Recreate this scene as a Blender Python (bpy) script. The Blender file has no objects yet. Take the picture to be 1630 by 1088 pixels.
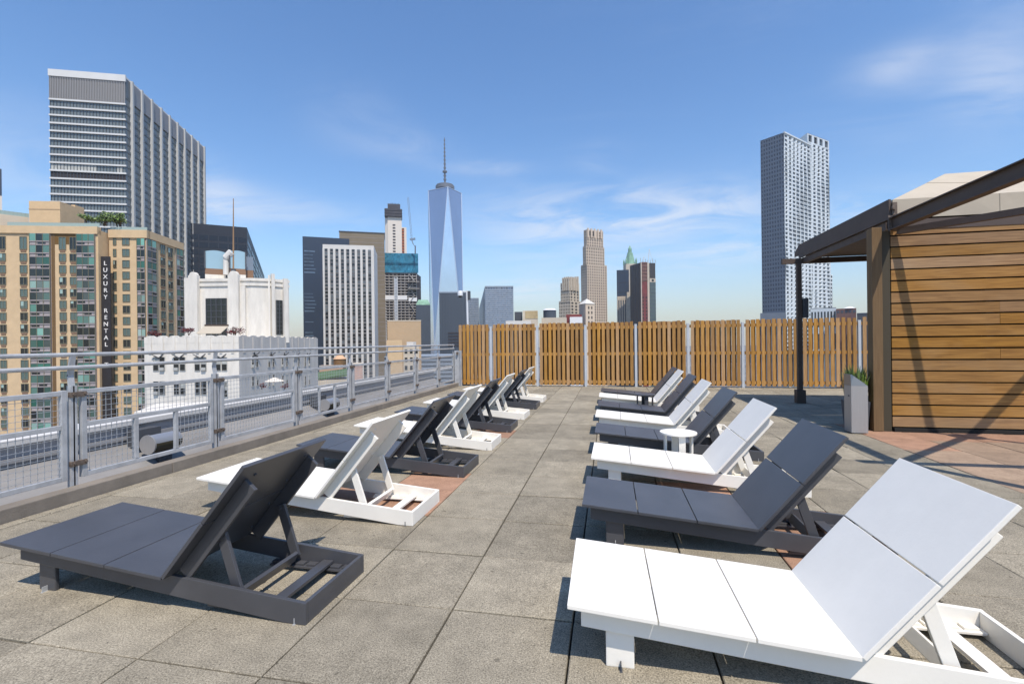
import bpy, bmesh, math, random
from mathutils import Vector, Matrix
R = math.radians
C = bpy.context.scene.collection
sc = bpy.context.scene
rnd = random.Random(7)

# ------------------------------------------------------------------ camera
YAW, ROLL, F, CU, CV, EYE = R(11.46), R(.655), 761.1, 815., 544., 1.35
cam = bpy.data.cameras.new('camera'); cam_o = bpy.data.objects.new('camera', cam); C.objects.link(cam_o)
cam.sensor_width = 36; cam.lens = F/1630*36; cam.clip_start = .05; cam.clip_end = 20000
cam_o.matrix_world = Matrix.Translation((0, 0, EYE)) @ Matrix.Rotation(YAW, 4, 'Z') @ Matrix.Rotation(R(90), 4, 'X') @ Matrix.Rotation(-ROLL, 4, 'Z')
sc.camera = cam_o
sc.view_settings.view_transform = 'Standard'; sc.view_settings.look = 'None'
sc.view_settings.exposure = 0.45; sc.view_settings.gamma = 1

# ------------------------------------------------------------------ sun and sky
LIGHT = Vector((-.323, .481, -1)).normalized()
sun = bpy.data.lights.new('sun', 'SUN'); sun.energy = 3.8; sun.angle = R(.53); sun.color = (1, .91, .80)
sun_o = bpy.data.objects.new('sun', sun); C.objects.link(sun_o)
sun_o.rotation_euler = LIGHT.to_track_quat('-Z', 'Y').to_euler()

def make_world():
    w = bpy.data.worlds.new('World'); sc.world = w; w.use_nodes = True
    nt = w.node_tree; N = nt.nodes; L = nt.links; N.clear()
    out = N.new('ShaderNodeOutputWorld'); bg = N.new('ShaderNodeBackground'); bg.inputs[1].default_value = .115
    sky = N.new('ShaderNodeTexSky'); sky.sky_type = 'NISHITA'; sky.sun_disc = False
    sky.sun_elevation = R(59.9); sky.sun_rotation = math.atan2(.557, -.83)
    sky.air_density = 1.1; sky.dust_density = .35; sky.ozone_density = 2.6; sky.altitude = 50
    tc = N.new('ShaderNodeTexCoord')
    sep = N.new('ShaderNodeSeparateXYZ'); L.new(tc.outputs['Generated'], sep.inputs[0])
    def math_(op, a, b=None, c=None):
        m = N.new('ShaderNodeMath'); m.operation = op
        for i, x in enumerate((a, b, c)):
            if x is None: continue
            if isinstance(x, (int, float)): m.inputs[i].default_value = x
            else: L.new(x, m.inputs[i])
        return m.outputs[0]
    zz = math_('MAXIMUM', sep.outputs[2], .02)
    den = math_('ADD', zz, .12)
    cx = math_('DIVIDE', sep.outputs[0], den); cy = math_('DIVIDE', sep.outputs[1], den)
    com = N.new('ShaderNodeCombineXYZ'); L.new(cx, com.inputs[0]); L.new(cy, com.inputs[1])
    def noise(scale, sx, sy, rot, det, dist, off):
        mp = N.new('ShaderNodeMapping'); mp.inputs['Scale'].default_value = (sx, sy, 1); mp.inputs['Rotation'].default_value = (0, 0, R(rot)); mp.inputs['Location'].default_value = off
        L.new(com.outputs[0], mp.inputs[0])
        n = N.new('ShaderNodeTexNoise'); n.inputs['Scale'].default_value = scale; n.inputs['Detail'].default_value = det; n.inputs['Roughness'].default_value = .62; n.inputs['Distortion'].default_value = dist
        L.new(mp.outputs[0], n.inputs['Vector']); return n.outputs[0]
    def ramp(v, a, b):
        m = N.new('ShaderNodeMapRange'); m.interpolation_type = 'SMOOTHSTEP'
        m.inputs[1].default_value = a; m.inputs[2].default_value = b; L.new(v, m.inputs[0]); return m.outputs[0]
    patches = ramp(noise(.55, 1, 1, 0, 3, .3, (3.1, 1.7, 0)), .46, .72)
    wisps = ramp(noise(1.5, .55, 1.9, 24, 9, 1.3, (.4, 5.2, 0)), .47, .80)
    thin = math_('MULTIPLY', patches, wisps)
    # named cloud banks: direction (azimuth, elevation) with a soft extent
    def bank(px, py, hw, hh, amt):
        x, y = ray(px, py); d = Vector((x*math.cos(YAW)-math.sin(YAW), x*math.sin(YAW)+math.cos(YAW), -y)).normalized()
        az0 = math.atan2(d.x, d.y); el0 = math.asin(d.z)
        az = math_('ARCTAN2', sep.outputs[0], sep.outputs[1]); el = math_('ARCSINE', sep.outputs[2])
        a = math_('DIVIDE', math_('SUBTRACT', az, az0), hw/F); e = math_('DIVIDE', math_('SUBTRACT', el, el0), hh/F)
        q = math_('ADD', math_('MULTIPLY', a, a), math_('MULTIPLY', e, e))
        return math_('MULTIPLY', math_('POWER', 2.718, math_('MULTIPLY', q, -1.)), amt)
    fluff = ramp(noise(2.2, .8, 1.3, 10, 8, .9, (1.3, .2, 0)), .30, .66)
    banks = None
    for b in ((880, 352, 120, 45, .75), (1010, 335, 70, 32, .85), (1140, 330, 80, 30, .8), (1160, 404, 60, 16, .75), (1000, 400, 200, 60, .3), (840, 462, 70, 16, .6), (650, 232, 60, 22, .36), (790, 268, 70, 10, .45),
              (400, 330, 130, 22, .65), (345, 305, 40, 30, .5), (1430, 105, 45, 20, .55), (1590, 110, 45, 50, .6), (1380, 335, 60, 20, .8), (30, 270, 90, 60, .3), (560, 190, 60, 40, .22), (950, 255, 40, 20, .3)):
        o = bank(*b); banks = o if banks is None else math_('ADD', banks, o)
    cl = math_('MULTIPLY', banks, fluff)
    tot = math_('MINIMUM', math_('ADD', math_('MULTIPLY', cl, .72), math_('MULTIPLY', thin, .16)), .85)
    mix = N.new('ShaderNodeMix'); mix.data_type = 'RGBA'; L.new(tot, mix.inputs[0])
    hz = ramp(sep.outputs[2], .22, -.02)
    hm = N.new('ShaderNodeMix'); hm.data_type = 'RGBA'; L.new(math_('MULTIPLY', hz, .8), hm.inputs[0]); hs = N.new('ShaderNodeHueSaturation'); hs.inputs['Hue'].default_value = .503; hs.inputs['Saturation'].default_value = 1.22; hs.inputs['Value'].default_value = 1.22; L.new(sky.outputs[0], hs.inputs['Color']); L.new(hs.outputs[0], hm.inputs[6]); hm.inputs[7].default_value = (2.75, 2.85, 3.1, 1)
    L.new(hm.outputs[2], mix.inputs[6]); mix.inputs[7].default_value = (5.6, 5.9, 6.5, 1)
    L.new(mix.outputs[2], bg.inputs[0]); L.new(bg.outputs[0], out.inputs[0])

# ------------------------------------------------------------------ measuring helpers (photograph pixel + distance -> place)
def ray(u, v):
    x, y = (u-CU)/F, (v-CV)/F; c, s = math.cos(ROLL), math.sin(ROLL)
    return x*c-y*s, x*s+y*c
def cw(r, d): return Vector((r*math.cos(YAW)-d*math.sin(YAW), r*math.sin(YAW)+d*math.cos(YAW)))
def at(u, v, D):
    x, y = ray(u, v); p = cw(x*D, D); return Vector((p.x, p.y, EYE-y*D))
make_world()

# ------------------------------------------------------------------ materials
def mat(name, col, rough=.6, metal=0., var=.0, scale=8., bump=0., bscale=60., island=0., spec=.5, stretch=None, col2=None, wave=0.):
    m = bpy.data.materials.new(name); m.use_nodes = True; nt = m.node_tree; N = nt.nodes; L = nt.links
    b = N['Principled BSDF']; b.inputs['Roughness'].default_value = rough; b.inputs['Metallic'].default_value = metal; b.inputs['Specular IOR Level'].default_value = spec
    b.inputs['Base Color'].default_value = (*col, 1)
    tc = N.new('ShaderNodeTexCoord'); src = tc.outputs['Object']
    if stretch:
        mp = N.new('ShaderNodeMapping'); mp.inputs['Scale'].default_value = stretch; L.new(src, mp.inputs[0]); src = mp.outputs[0]
    last = None
    if col2 or var:
        n = N.new('ShaderNodeTexNoise'); n.inputs['Scale'].default_value = scale; n.inputs['Detail'].default_value = 6; n.inputs['Roughness'].default_value = .65; L.new(src, n.inputs['Vector'])
        r = N.new('ShaderNodeMapRange'); r.inputs[1].default_value = .3; r.inputs[2].default_value = .7; L.new(n.outputs[0], r.inputs[0])
        x = N.new('ShaderNodeMix'); x.data_type = 'RGBA'; L.new(r.outputs[0], x.inputs[0])
        if col2: x.inputs[6].default_value = (*col, 1); x.inputs[7].default_value = (*col2, 1)
        else:
            x.inputs[6].default_value = (*[c*(1-var) for c in col], 1); x.inputs[7].default_value = (*[min(1, c*(1+var)) for c in col], 1)
        last = x.outputs[2]
    if island:
        g = N.new('ShaderNodeNewGeometry'); h = N.new('ShaderNodeHueSaturation')
        mr = N.new('ShaderNodeMapRange'); mr.inputs[3].default_value = 1-island; mr.inputs[4].default_value = 1+island; L.new(g.outputs['Random Per Island'], mr.inputs[0]); L.new(mr.outputs[0], h.inputs['Value'])
        w = N.new('ShaderNodeTexWhiteNoise'); w.noise_dimensions = '1D'; L.new(g.outputs['Random Per Island'], w.inputs['W'])
        m2 = N.new('ShaderNodeMapRange'); m2.inputs[3].default_value = 1-island*1.2; m2.inputs[4].default_value = 1+island*.5; L.new(w.outputs[0], m2.inputs[0]); L.new(m2.outputs[0], h.inputs['Saturation'])
        if last: L.new(last, h.inputs['Color'])
        else: h.inputs['Color'].default_value = (*col, 1)
        last = h.outputs[0]
    if last: L.new(last, b.inputs['Base Color'])
    if bump:
        n = N.new('ShaderNodeTexNoise'); n.inputs['Scale'].default_value = bscale; n.inputs['Detail'].default_value = 4; L.new(src, n.inputs['Vector'])
        bp = N.new('ShaderNodeBump'); bp.inputs['Strength'].default_value = bump; bp.inputs['Distance'].default_value = .01; L.new(n.outputs[0], bp.inputs['Height']); L.new(bp.outputs[0], b.inputs['Normal'])
    return m

def paver_mat(name, base, speck_hi, speck_lo, strength):
    m = bpy.data.materials.new(name); m.use_nodes = True; nt = m.node_tree; N = nt.nodes; L = nt.links; b = N['Principled BSDF']
    b.inputs['Roughness'].default_value = .9; b.inputs['Specular IOR Level'].default_value = .25
    tc = N.new('ShaderNodeTexCoord'); g = N.new('ShaderNodeNewGeometry')
    def noise(s, d, r=.6):
        n = N.new('ShaderNodeTexNoise'); n.inputs['Scale'].default_value = s; n.inputs['Detail'].default_value = d; n.inputs['Roughness'].default_value = r; L.new(tc.outputs['Object'], n.inputs['Vector']); return n.outputs[0]
    def rng(v, a, b_, c=0., d=1.):
        r = N.new('ShaderNodeMapRange'); r.inputs[1].default_value = a; r.inputs[2].default_value = b_; r.inputs[3].default_value = c; r.inputs[4].default_value = d; L.new(v, r.inputs[0]); return r.outputs[0]
    def mixc(f, a, c):
        x = N.new('ShaderNodeMix'); x.data_type = 'RGBA'; L.new(f, x.inputs[0])
        for i, q in ((6, a), (7, c)):
            if isinstance(q, tuple): x.inputs[i].default_value = (*q, 1)
            else: L.new(q, x.inputs[i])
        return x.outputs[2]
    fine = noise(140, 3, .8); mid = noise(46, 4); big = noise(2.6, 5); blot = noise(7.5, 6, .7)
    c = mixc(rng(fine, .36, .64), speck_lo, speck_hi)
    c = mixc(rng(mid, .35, .7, 0, .45), c, base)
    stain = rng(noise(1.15, 7, .7), .54, .70, 1., .82); spots = rng(noise(13, 3, .5), .70, .76, 1., 1.22); dots = rng(noise(24, 2, .5), .27, .31, .55, 1.)
    h = N.new('ShaderNodeHueSaturation'); L.new(c, h.inputs['Color'])
    v1 = rng(g.outputs['Random Per Island'], 0, 1, .82, 1.14); v2 = rng(big, .3, .7, .84, 1.12); v3 = rng(blot, .32, .68, .84, 1.12)
    mm = N.new('ShaderNodeMath'); mm.operation = 'MULTIPLY'; L.new(v1, mm.inputs[0]); L.new(v2, mm.inputs[1])
    m3 = N.new('ShaderNodeMath'); m3.operation = 'MULTIPLY'; L.new(mm.outputs[0], m3.inputs[0]); L.new(v3, m3.inputs[1]); prev = m3
    for q in (stain, spots, dots):
        mq = N.new('ShaderNodeMath'); mq.operation = 'MULTIPLY'; L.new(prev.outputs[0], mq.inputs[0]); L.new(q, mq.inputs[1]); prev = mq
    L.new(prev.outputs[0], h.inputs['Value'])
    L.new(h.outputs[0], b.inputs['Base Color'])
    bp = N.new('ShaderNodeBump'); bp.inputs['Strength'].default_value = strength; bp.inputs['Distance'].default_value = .004; L.new(fine, bp.inputs['Height']); L.new(bp.outputs[0], b.inputs['Normal'])
    return m

def wood_mat(name, c1, c2, axis, island, weather):
    m = bpy.data.materials.new(name); m.use_nodes = True; nt = m.node_tree; N = nt.nodes; L = nt.links; b = N['Principled BSDF']
    b.inputs['Roughness'].default_value = .62; b.inputs['Specular IOR Level'].default_value = .3
    tc = N.new('ShaderNodeTexCoord'); g = N.new('ShaderNodeNewGeometry')
    ofs = N.new('ShaderNodeVectorMath'); ofs.operation = 'SCALE'; ofs.inputs[0].default_value = (37, 51, 43); L.new(g.outputs['Random Per Island'], ofs.inputs['Scale'])
    add = N.new('ShaderNodeVectorMath'); L.new(tc.outputs['Object'], add.inputs[0]); L.new(ofs.outputs[0], add.inputs[1])
    def noise(s, st, d):
        mp = N.new('ShaderNodeMapping'); mp.inputs['Scale'].default_value = st; L.new(add.outputs[0], mp.inputs[0])
        n = N.new('ShaderNodeTexNoise'); n.inputs['Scale'].default_value = s; n.inputs['Detail'].default_value = d; n.inputs['Distortion'].default_value = .4; L.new(mp.outputs[0], n.inputs['Vector']); return n.outputs[0]
    st = [9, 9, 9]; st[axis] = .5
    grain = noise(6, st, 7); patch = noise(1.3, [1.0 if i != axis else .6 for i in range(3)], 4)
    x = N.new('ShaderNodeMix'); x.data_type = 'RGBA'; r = N.new('ShaderNodeMapRange'); r.inputs[1].default_value = .3; r.inputs[2].default_value = .7; L.new(grain, r.inputs[0]); L.new(r.outputs[0], x.inputs[0])
    x.inputs[6].default_value = (*c1, 1); x.inputs[7].default_value = (*c2, 1)
    y = N.new('ShaderNodeMix'); y.data_type = 'RGBA'; r2 = N.new('ShaderNodeMapRange'); r2.inputs[1].default_value = .52; r2.inputs[2].default_value = .8; r2.inputs[4].default_value = .55; L.new(patch, r2.inputs[0]); L.new(r2.outputs[0], y.inputs[0])
    L.new(x.outputs[2], y.inputs[6]); y.inputs[7].default_value = (*weather, 1)
    h = N.new('ShaderNodeHueSaturation'); L.new(y.outputs[2], h.inputs['Color'])
    mr = N.new('ShaderNodeMapRange'); mr.inputs[3].default_value = 1-island; mr.inputs[4].default_value = 1+island; L.new(g.outputs['Random Per Island'], mr.inputs[0]); L.new(mr.outputs[0], h.inputs['Value'])
    w = N.new('ShaderNodeTexWhiteNoise'); w.noise_dimensions = '1D'; L.new(g.outputs['Random Per Island'], w.inputs['W'])
    ms = N.new('ShaderNodeMapRange'); ms.inputs[3].default_value = .80; ms.inputs[4].default_value = 1.10; L.new(w.outputs[0], ms.inputs[0]); L.new(ms.outputs[0], h.inputs['Saturation'])
    L.new(h.outputs[0], b.inputs['Base Color'])
    bp = N.new('ShaderNodeBump'); bp.inputs['Strength'].default_value = .25; bp.inputs['Distance'].default_value = .004; L.new(grain, bp.inputs['Height']); L.new(bp.outputs[0], b.inputs['Normal'])
    return m

def glass_mat(name, col, rough=.12, var=.5, metal=0., col2=None, spec=.6):
    return mat(name, col, rough=rough, metal=metal, island=var, spec=spec, col2=col2, scale=.25)

M = dict(
 white=mat('white_plastic', (.80, .77, .70), .45, bump=.05, bscale=60, var=.04, scale=3),
 char=mat('charcoal_plastic', (.060, .062, .070), .38, bump=.05, bscale=70, var=.16, scale=2.6, spec=.65),
 grey=paver_mat('grey_aggregate_paver', (.282, .250, .186), (.45, .402, .308), (.105, .092, .068), .7),
 red=paver_mat('pink_paver', (.33, .19, .125), (.42, .265, .18), (.23, .125, .08), .3),
 sand=paver_mat('sand_paver', (.31, .225, .155), (.40, .30, .215), (.21, .145, .10), .3),
 kerb=mat('kerb_concrete', (.20, .175, .145), .9, var=.22, scale=3, bump=.3, bscale=80),
 galv=mat('galvanised_steel', (.41, .42, .43), .55, .2, var=.2, scale=7, bump=.04),
 fpost=mat('pale_fence_post', (.50, .53, .56), .55, .15, var=.08, scale=5),
 flash=mat('grey_flashing', (.215, .21, .205), .7, var=.3, scale=2.5, stretch=(1, .2, 1)),
 finm=mat('grey_fin', (.47, .475, .46), .8, var=.06, scale=.1),
 wire=mat('wire_steel', (.42, .44, .46), .5, .4),
 rust=mat('rusty_bracket', (.135, .105, .085), .8, .2, var=.4, scale=18),
 fence=wood_mat('fence_board_wood', (.30, .145, .032), (.45, .245, .068), 2, .22, (.42, .29, .16)),
 back=wood_mat('shaded_back_board', (.16, .075, .024), (.22, .11, .04), 2, .2, (.2, .13, .08)),  # rear boards tinted darker to stand for shade inside the fence gaps
 wall=wood_mat('cabana_board_wood', (.205, .098, .024), (.355, .185, .047), 0, .12, (.37, .25, .13)),
 post=wood_mat('cabana_post_wood', (.13, .070, .020), (.19, .108, .034), 2, .1, (.15, .095, .04)),
 brown=mat('brown_painted_steel', (.080, .056, .044), .62, 0, var=.12, scale=4),
 dark=mat('dark_void', (.012, .011, .01), .9),
 canvas=mat('beige_canvas', (.44, .385, .30), .9, var=.05, scale=3, bump=.2, bscale=9),
 bin=mat('brushed_steel', (.42, .41, .40), .45, .55, var=.08, scale=4, stretch=(60, 60, 1)),
 binshade=mat('brushed_steel_shaded', (.30, .30, .30), .35, .7),  # darker copy of the bin steel: hood shading put into the colour
 leaf=mat('green_leaf', (.14, .22, .045), .6, island=.4), leafd=mat('dark_leaf', (.03, .065, .018), .6, island=.4), redleaf=mat('red_leaf', (.13, .018, .02), .6, island=.5), bark=mat('bark', (.09, .06, .04), .9),
 lead=mat('parapet_cladding', (.35, .345, .36), .6, .0, var=.22, scale=2.2, stretch=(1, .2, 5)), cap=mat('parapet_cap', (.58, .57, .55), .7, var=.1, scale=2), gravel=mat('roof_gravel', (.30, .28, .25), .95, var=.6, scale=30, bump=1, bscale=40),
 drum=mat('drum_metal', (.40, .41, .43), .35, .6), drumd=mat('drum_shadow_brown', (.05, .042, .022), .5),  # dark brown copy paints the shadow on the drum underside
 pole=mat('white_pole', (.62, .64, .66), .5),
 city=mat('city_ground', (.16, .155, .15), .95, var=.5, scale=.01),
 stone=mat('white_stone', (.66, .625, .56), .85, var=.12, scale=1.1, bump=.15, bscale=3, stretch=(1, 1, .25)), stone2=mat('shaded_weathered_stone', (.53, .50, .455), .9, var=.14, scale=.5, stretch=(1, 1, .3)),  # side stone coloured greyer for its shade, plus weather streaks
 tan=mat('tan_brick', (.60, .435, .255), .9, var=.08, scale=.6), tan2=mat('tan_panel', (.46, .33, .20), .9, var=.05, scale=.3), peach=mat('peach_stucco', (.56, .36, .22), .9), tan3=mat('pale_tan_stone', (.53, .46, .36), .9, var=.1, scale=.2),
 gg=glass_mat('green_glass', (.045, .125, .095), .18, .6), gd=glass_mat('dark_glass', (.012, .017, .018), .12, .6), gp=glass_mat('pale_teal_glass', (.14, .30, .24), .2, .5),
 spandrel=mat('grey_spandrel', (.33, .29, .28), .7, var=.1, scale=.4), sill=mat('ac_grille', (.22, .13, .08), .8), frame=mat('window_frame', (.40, .40, .38), .6), tframe=mat('olive_window_frame', (.17, .16, .11), .7),
 gtower=mat('concrete_fin', (.62, .62, .60), .8, var=.06, scale=.1), gt2=mat('louvre_grey', (.27, .27, .275), .7), glt=glass_mat('tower_glass', (.095, .155, .165), .22, .7), glt2=mat('tower_side_panel', (.115, .135, .145), .4, var=.3, scale=.15), blind=mat('pale_blinds', (.42, .43, .40), .8, var=.25, scale=.8),
 blk=mat('black_cladding', (.018, .021, .030), .4, var=.2, scale=.1), blk2=mat('black_glass', (.010, .012, .020), .25), navy=mat('navy_cladding', (.022, .036, .062), .4, var=.15, scale=.05), navyl=mat('pale_navy', (.10, .15, .21), .4, var=.5, scale=.08),
 wht=mat('white_pilaster', (.62, .60, .56), .8, var=.04, scale=.1), bronze=glass_mat('bronze_glass', (.13, .12, .115), .4, .5), brownslab=mat('brown_slab', (.20, .160, .105), .9, var=.12, scale=.08, stretch=(1, 1, .4)),
 net=mat('blue_netting', (.012, .16, .26), .75, var=.35, scale=.12), conc=mat('raw_concrete', (.34, .32, .30), .9, var=.1, scale=.1), slabd=mat('dark_floor_void', (.035, .032, .036), .9), wrap=mat('white_wrap', (.72, .72, .72), .8), orange=mat('orange_hoist', (.35, .10, .03), .8), formwork=mat('dark_formwork', (.05, .048, .055), .85, var=.4, scale=.1), cream=mat('cream_tower_concrete', (.66, .60, .52), .85),
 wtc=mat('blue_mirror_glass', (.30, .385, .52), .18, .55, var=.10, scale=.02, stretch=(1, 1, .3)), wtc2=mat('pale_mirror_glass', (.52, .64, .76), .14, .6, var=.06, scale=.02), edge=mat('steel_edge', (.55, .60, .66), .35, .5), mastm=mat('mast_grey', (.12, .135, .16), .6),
 slate=mat('slate_cladding', (.055, .070, .090), .5, var=.1, scale=.05, stretch=(1, 1, .1)), bglass=glass_mat('blue_glass', (.13, .18, .25), .25, .35), bgrid=mat('blue_grey_grid', (.26, .31, .37), .6), copper=mat('green_copper', (.20, .36, .26), .8, var=.3, scale=.15),
 lime=mat('limestone', (.56, .46, .355), .9, var=.06, scale=.05), limed=mat('limestone_pane', (.038, .034, .032), .5, island=.5), steelw=mat('rippled_steel', (.62, .66, .665), .5, .2), steelp=glass_mat('steel_tower_pane', (.035, .045, .052), .25, .8), steels=mat('shaded_steel_side', (.155, .18, .215), .5, .25, var=.08, scale=.1), steelsp=mat('flat_side_pane', (.07, .085, .115), .3),  # dark side steel carries the shade of the left face in its colour
 redp=mat('red_cladding', (.16, .030, .028), .7, var=.3, scale=.2), teal=glass_mat('teal_glass', (.045, .10, .10), .25, .5), brick=mat('dull_red_brick', (.17, .09, .075), .9), gothic=mat('cream_terracotta', (.50, .44, .35), .9, var=.12, scale=.2),
 sign=mat('sign_black', (.022, .018, .018), .6), letter=mat('sign_letters', (.75, .72, .68), .7), rail=mat('glass_rail', (.30, .38, .35), .2), blueg=mat('sky_mirror_glass', (.33, .47, .53), .3, .25), steel=mat('dark_steel', (.06, .065, .075), .6), rubber=mat('black_rubber', (.02, .02, .02), .6), parasol=mat('cream_parasol', (.70, .62, .52), .9), green=mat('green_roof', (.07, .13, .05), .9, var=.4, scale=.4))

# ------------------------------------------------------------------ mesh collector
ORIGIN = {}
class MB:
    def __init__(s): s.v = []; s.f = []; s.m = []
    def poly(s, pts, mi=0):
        b = len(s.v); s.v += [Vector(p) for p in pts]; s.f.append(tuple(range(b, b+len(pts)))); s.m.append(mi)
    def hexa(s, a, mi=0):      # 8 corners: bottom ring 0-3, top ring 4-7
        b = len(s.v); s.v += [Vector(p) for p in a]
        for q in ((3, 2, 1, 0), (4, 5, 6, 7), (0, 1, 5, 4), (1, 2, 6, 5), (2, 3, 7, 6), (3, 0, 4, 7)): s.f.append(tuple(b+i for i in q)); s.m.append(mi)
    def box(s, x0, x1, y0, y1, z0, z1, mi=0):
        s.hexa([(x0, y0, z0), (x1, y0, z0), (x1, y1, z0), (x0, y1, z0), (x0, y0, z1), (x1, y0, z1), (x1, y1, z1), (x0, y1, z1)], mi)
    def prism(s, pts, z0, z1, mi=0, top=None):
        n = len(pts); b = len(s.v); t = top or pts
        s.v += [Vector((p[0], p[1], z0)) for p in pts]+[Vector((p[0], p[1], z1)) for p in t]
        for i in range(n): j = (i+1) % n; s.f.append((b+i, b+j, b+n+j, b+n+i)); s.m.append(mi)
        s.f.append(tuple(b+n+i for i in range(n))); s.m.append(mi); s.f.append(tuple(b+n-1-i for i in range(n))); s.m.append(mi)
    def bar(s, p, q, w, h, up=(0, 0, 1), mi=0):
        p, q = Vector(p), Vector(q); d = (q-p).normalized(); side = d.cross(Vector(up))
        if side.length < 1e-5: side = d.cross(Vector((0, 1, 0)))
        side.normalize(); u = side.cross(d).normalized(); a = side*w/2; c = u*h/2
        s.hexa([p-a-c, p+a-c, p+a+c, p-a+c, q-a-c, q+a-c, q+a+c, q-a+c], mi)
    def tube(s, p, q, r, n=10, r2=None, mi=0):
        p, q = Vector(p), Vector(q); d = (q-p).normalized(); a = d.orthogonal().normalized(); c = d.cross(a); b = len(s.v); r2 = r if r2 is None else r2
        for (o, rr) in ((p, r), (q, r2)): s.v += [o+(a*math.cos(6.28319*i/n)+c*math.sin(6.28319*i/n))*rr for i in range(n)]
        for i in range(n): j = (i+1) % n; s.f.append((b+i, b+j, b+n+j, b+n+i)); s.m.append(mi)
        s.f.append(tuple(b+n-1-i for i in range(n))); s.m.append(mi); s.f.append(tuple(b+n+i for i in range(n))); s.m.append(mi)
    def fbox(s, fc, s0, s1, z0, z1, o0, o1, mi=0):
        P = fc.p; s.hexa([P(s0, z0, o1), P(s1, z0, o1), P(s1, z0, o0), P(s0, z0, o0), P(s0, z1, o1), P(s1, z1, o1), P(s1, z1, o0), P(s0, z1, o0)], mi)
    def build(s, name, mats, parent=None, bevel=0., smooth=False, org=None):
        if not isinstance(mats, (list, tuple)): mats = [mats]
        o0 = ORIGIN.get(parent.as_pointer(), Vector()) if parent else (Vector(org) if org is not None else Vector())
        me = bpy.data.meshes.new(name); me.from_pydata([tuple(v-o0) for v in s.v], [], s.f)
        for m in mats: me.materials.append(m)
        for p, mi in zip(me.polygons, s.m): p.material_index = mi
        bm = bmesh.new(); bm.from_mesh(me)
        bmesh.ops.recalc_face_normals(bm, faces=bm.faces[:])
        if bevel: bmesh.ops.bevel(bm, geom=[e for e in bm.edges if e.is_manifold and e.calc_face_angle(0) > .5], offset=bevel, segments=2, profile=.6, affect='EDGES', clamp_overlap=True)
        bm.to_mesh(me); bm.free()
        if smooth:
            for p in me.polygons: p.use_smooth = True
        o = bpy.data.objects.new(name, me); C.objects.link(o)
        if parent: o.parent = parent
        elif org is not None: o.location = o0
        ORIGIN[o.as_pointer()] = o0
        return o
def tag(o, label=None, cat=None, group=None, kind=None):
    for k, v in (('label', label), ('category', cat), ('group', group), ('kind', kind)):
        if v: o[k] = v
    return o
def root(name, loc, label, cat, group=None):
    o = bpy.data.objects.new(name, None); C.objects.link(o); o.location = loc; o.empty_display_size = .3
    ORIGIN[o.as_pointer()] = Vector(loc); return tag(o, label, cat, group)
def kids(o): return [c for c in bpy.data.objects if c.parent == o]
def copy_tree(o, parent=None):
    c = o.copy(); C.objects.link(c); c.parent = parent; ORIGIN[c.as_pointer()] = ORIGIN.get(o.as_pointer(), Vector())
    for ch in kids(o): copy_tree(ch, c)
    return c

# ------------------------------------------------------------------ terrace and city floor
T0X, T0Y, T = -.794, 2.315, .6103
g = MB(); g.box(-3500, 3500, -1500, 6000, -71, -70); tag(g.build('city_ground', M['city']), kind='structure')
g = MB(); g.box(-4.75, 13.3, -5, 14.9, -1.2, -.03); tag(g.build('terrace_slab', M['dark']), kind='structure')
g = MB(); g.box(-6.1, 13.3, -5, 60-45, -70, -1.2); tag(g.build('supporting_block', M['tan2']), kind='structure')
rp = random.Random(3); gp_, rp_, sp__ = MB(), MB(), MB()
RED = {(-2, 2), (-2, 3), (-3, 2), (3, 1), (3, 2), (2, 3), (-2, 7)}
for i in range(-7, 23):
    for j in range(-9, 20):
        x0, y0 = T0X+i*T, T0Y+j*T
        if x0+T < -4.5 or y0 > 14.4: continue
        x0c = max(x0, -4.57)
        a, b, c, d = x0c+.0045, x0+T-.0045, y0+.0045, y0+T-.0045
        if j == -1 and i < -2: a -= .0; 
        t = [rp.uniform(-.0022, .0022) for _ in range(3)]
        z = lambda x, y: t[0]+t[1]*(x-x0)/T+t[2]*(y-y0)/T
        red = (i, j) in RED or (i >= 7 and j < 10)
        k = gp_ if not red else (sp__ if i >= 7 and (rp.random() < .62 or j < 6) else rp_)
        r_ = .004
        k.hexa([(a, c, -.04), (b, c, -.04), (b, d, -.04), (a, d, -.04), (a, c, z(a, c)-r_), (b, c, z(b, c)-r_), (b, d, z(b, d)-r_), (a, d, z(a, d)-r_)])
        n = len(k.v); k.f = k.f[:-5]+k.f[-4:]; k.m = k.m[:-1]          # swap the flat lid for a chamfered one
        A = [(a, c, z(a, c)-r_), (b, c, z(b, c)-r_), (b, d, z(b, d)-r_), (a, d, z(a, d)-r_)]
        B = [(a+r_, c+r_, z(a, c)), (b-r_, c+r_, z(b, c)), (b-r_, d-r_, z(b, d)), (a+r_, d-r_, z(a, d))]
        k.v += [Vector(p) for p in B]
        for q in range(4): k.f.append((n-4+q, n-4+(q+1) % 4, n+(q+1) % 4, n+q)); k.m.append(0)
        k.f.append((n, n+1, n+2, n+3)); k.m.append(0)
tag(gp_.build('terrace_pavement', M['grey']), kind='structure'); tag(rp_.build('pink_pavement', M['red']), kind='structure'); tag(sp__.build('sand_pavement', M['sand']), kind='structure')
g = MB()
for y in range(-2, 7): g.box(-4.72, -4.575, y*2.44-.6, y*2.44+1.834, -.06, .108)
tag(g.build('kerb', M['kerb'], bevel=.008), 'low grey-brown concrete kerb along the foot of the guard railing', 'kerb')

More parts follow.
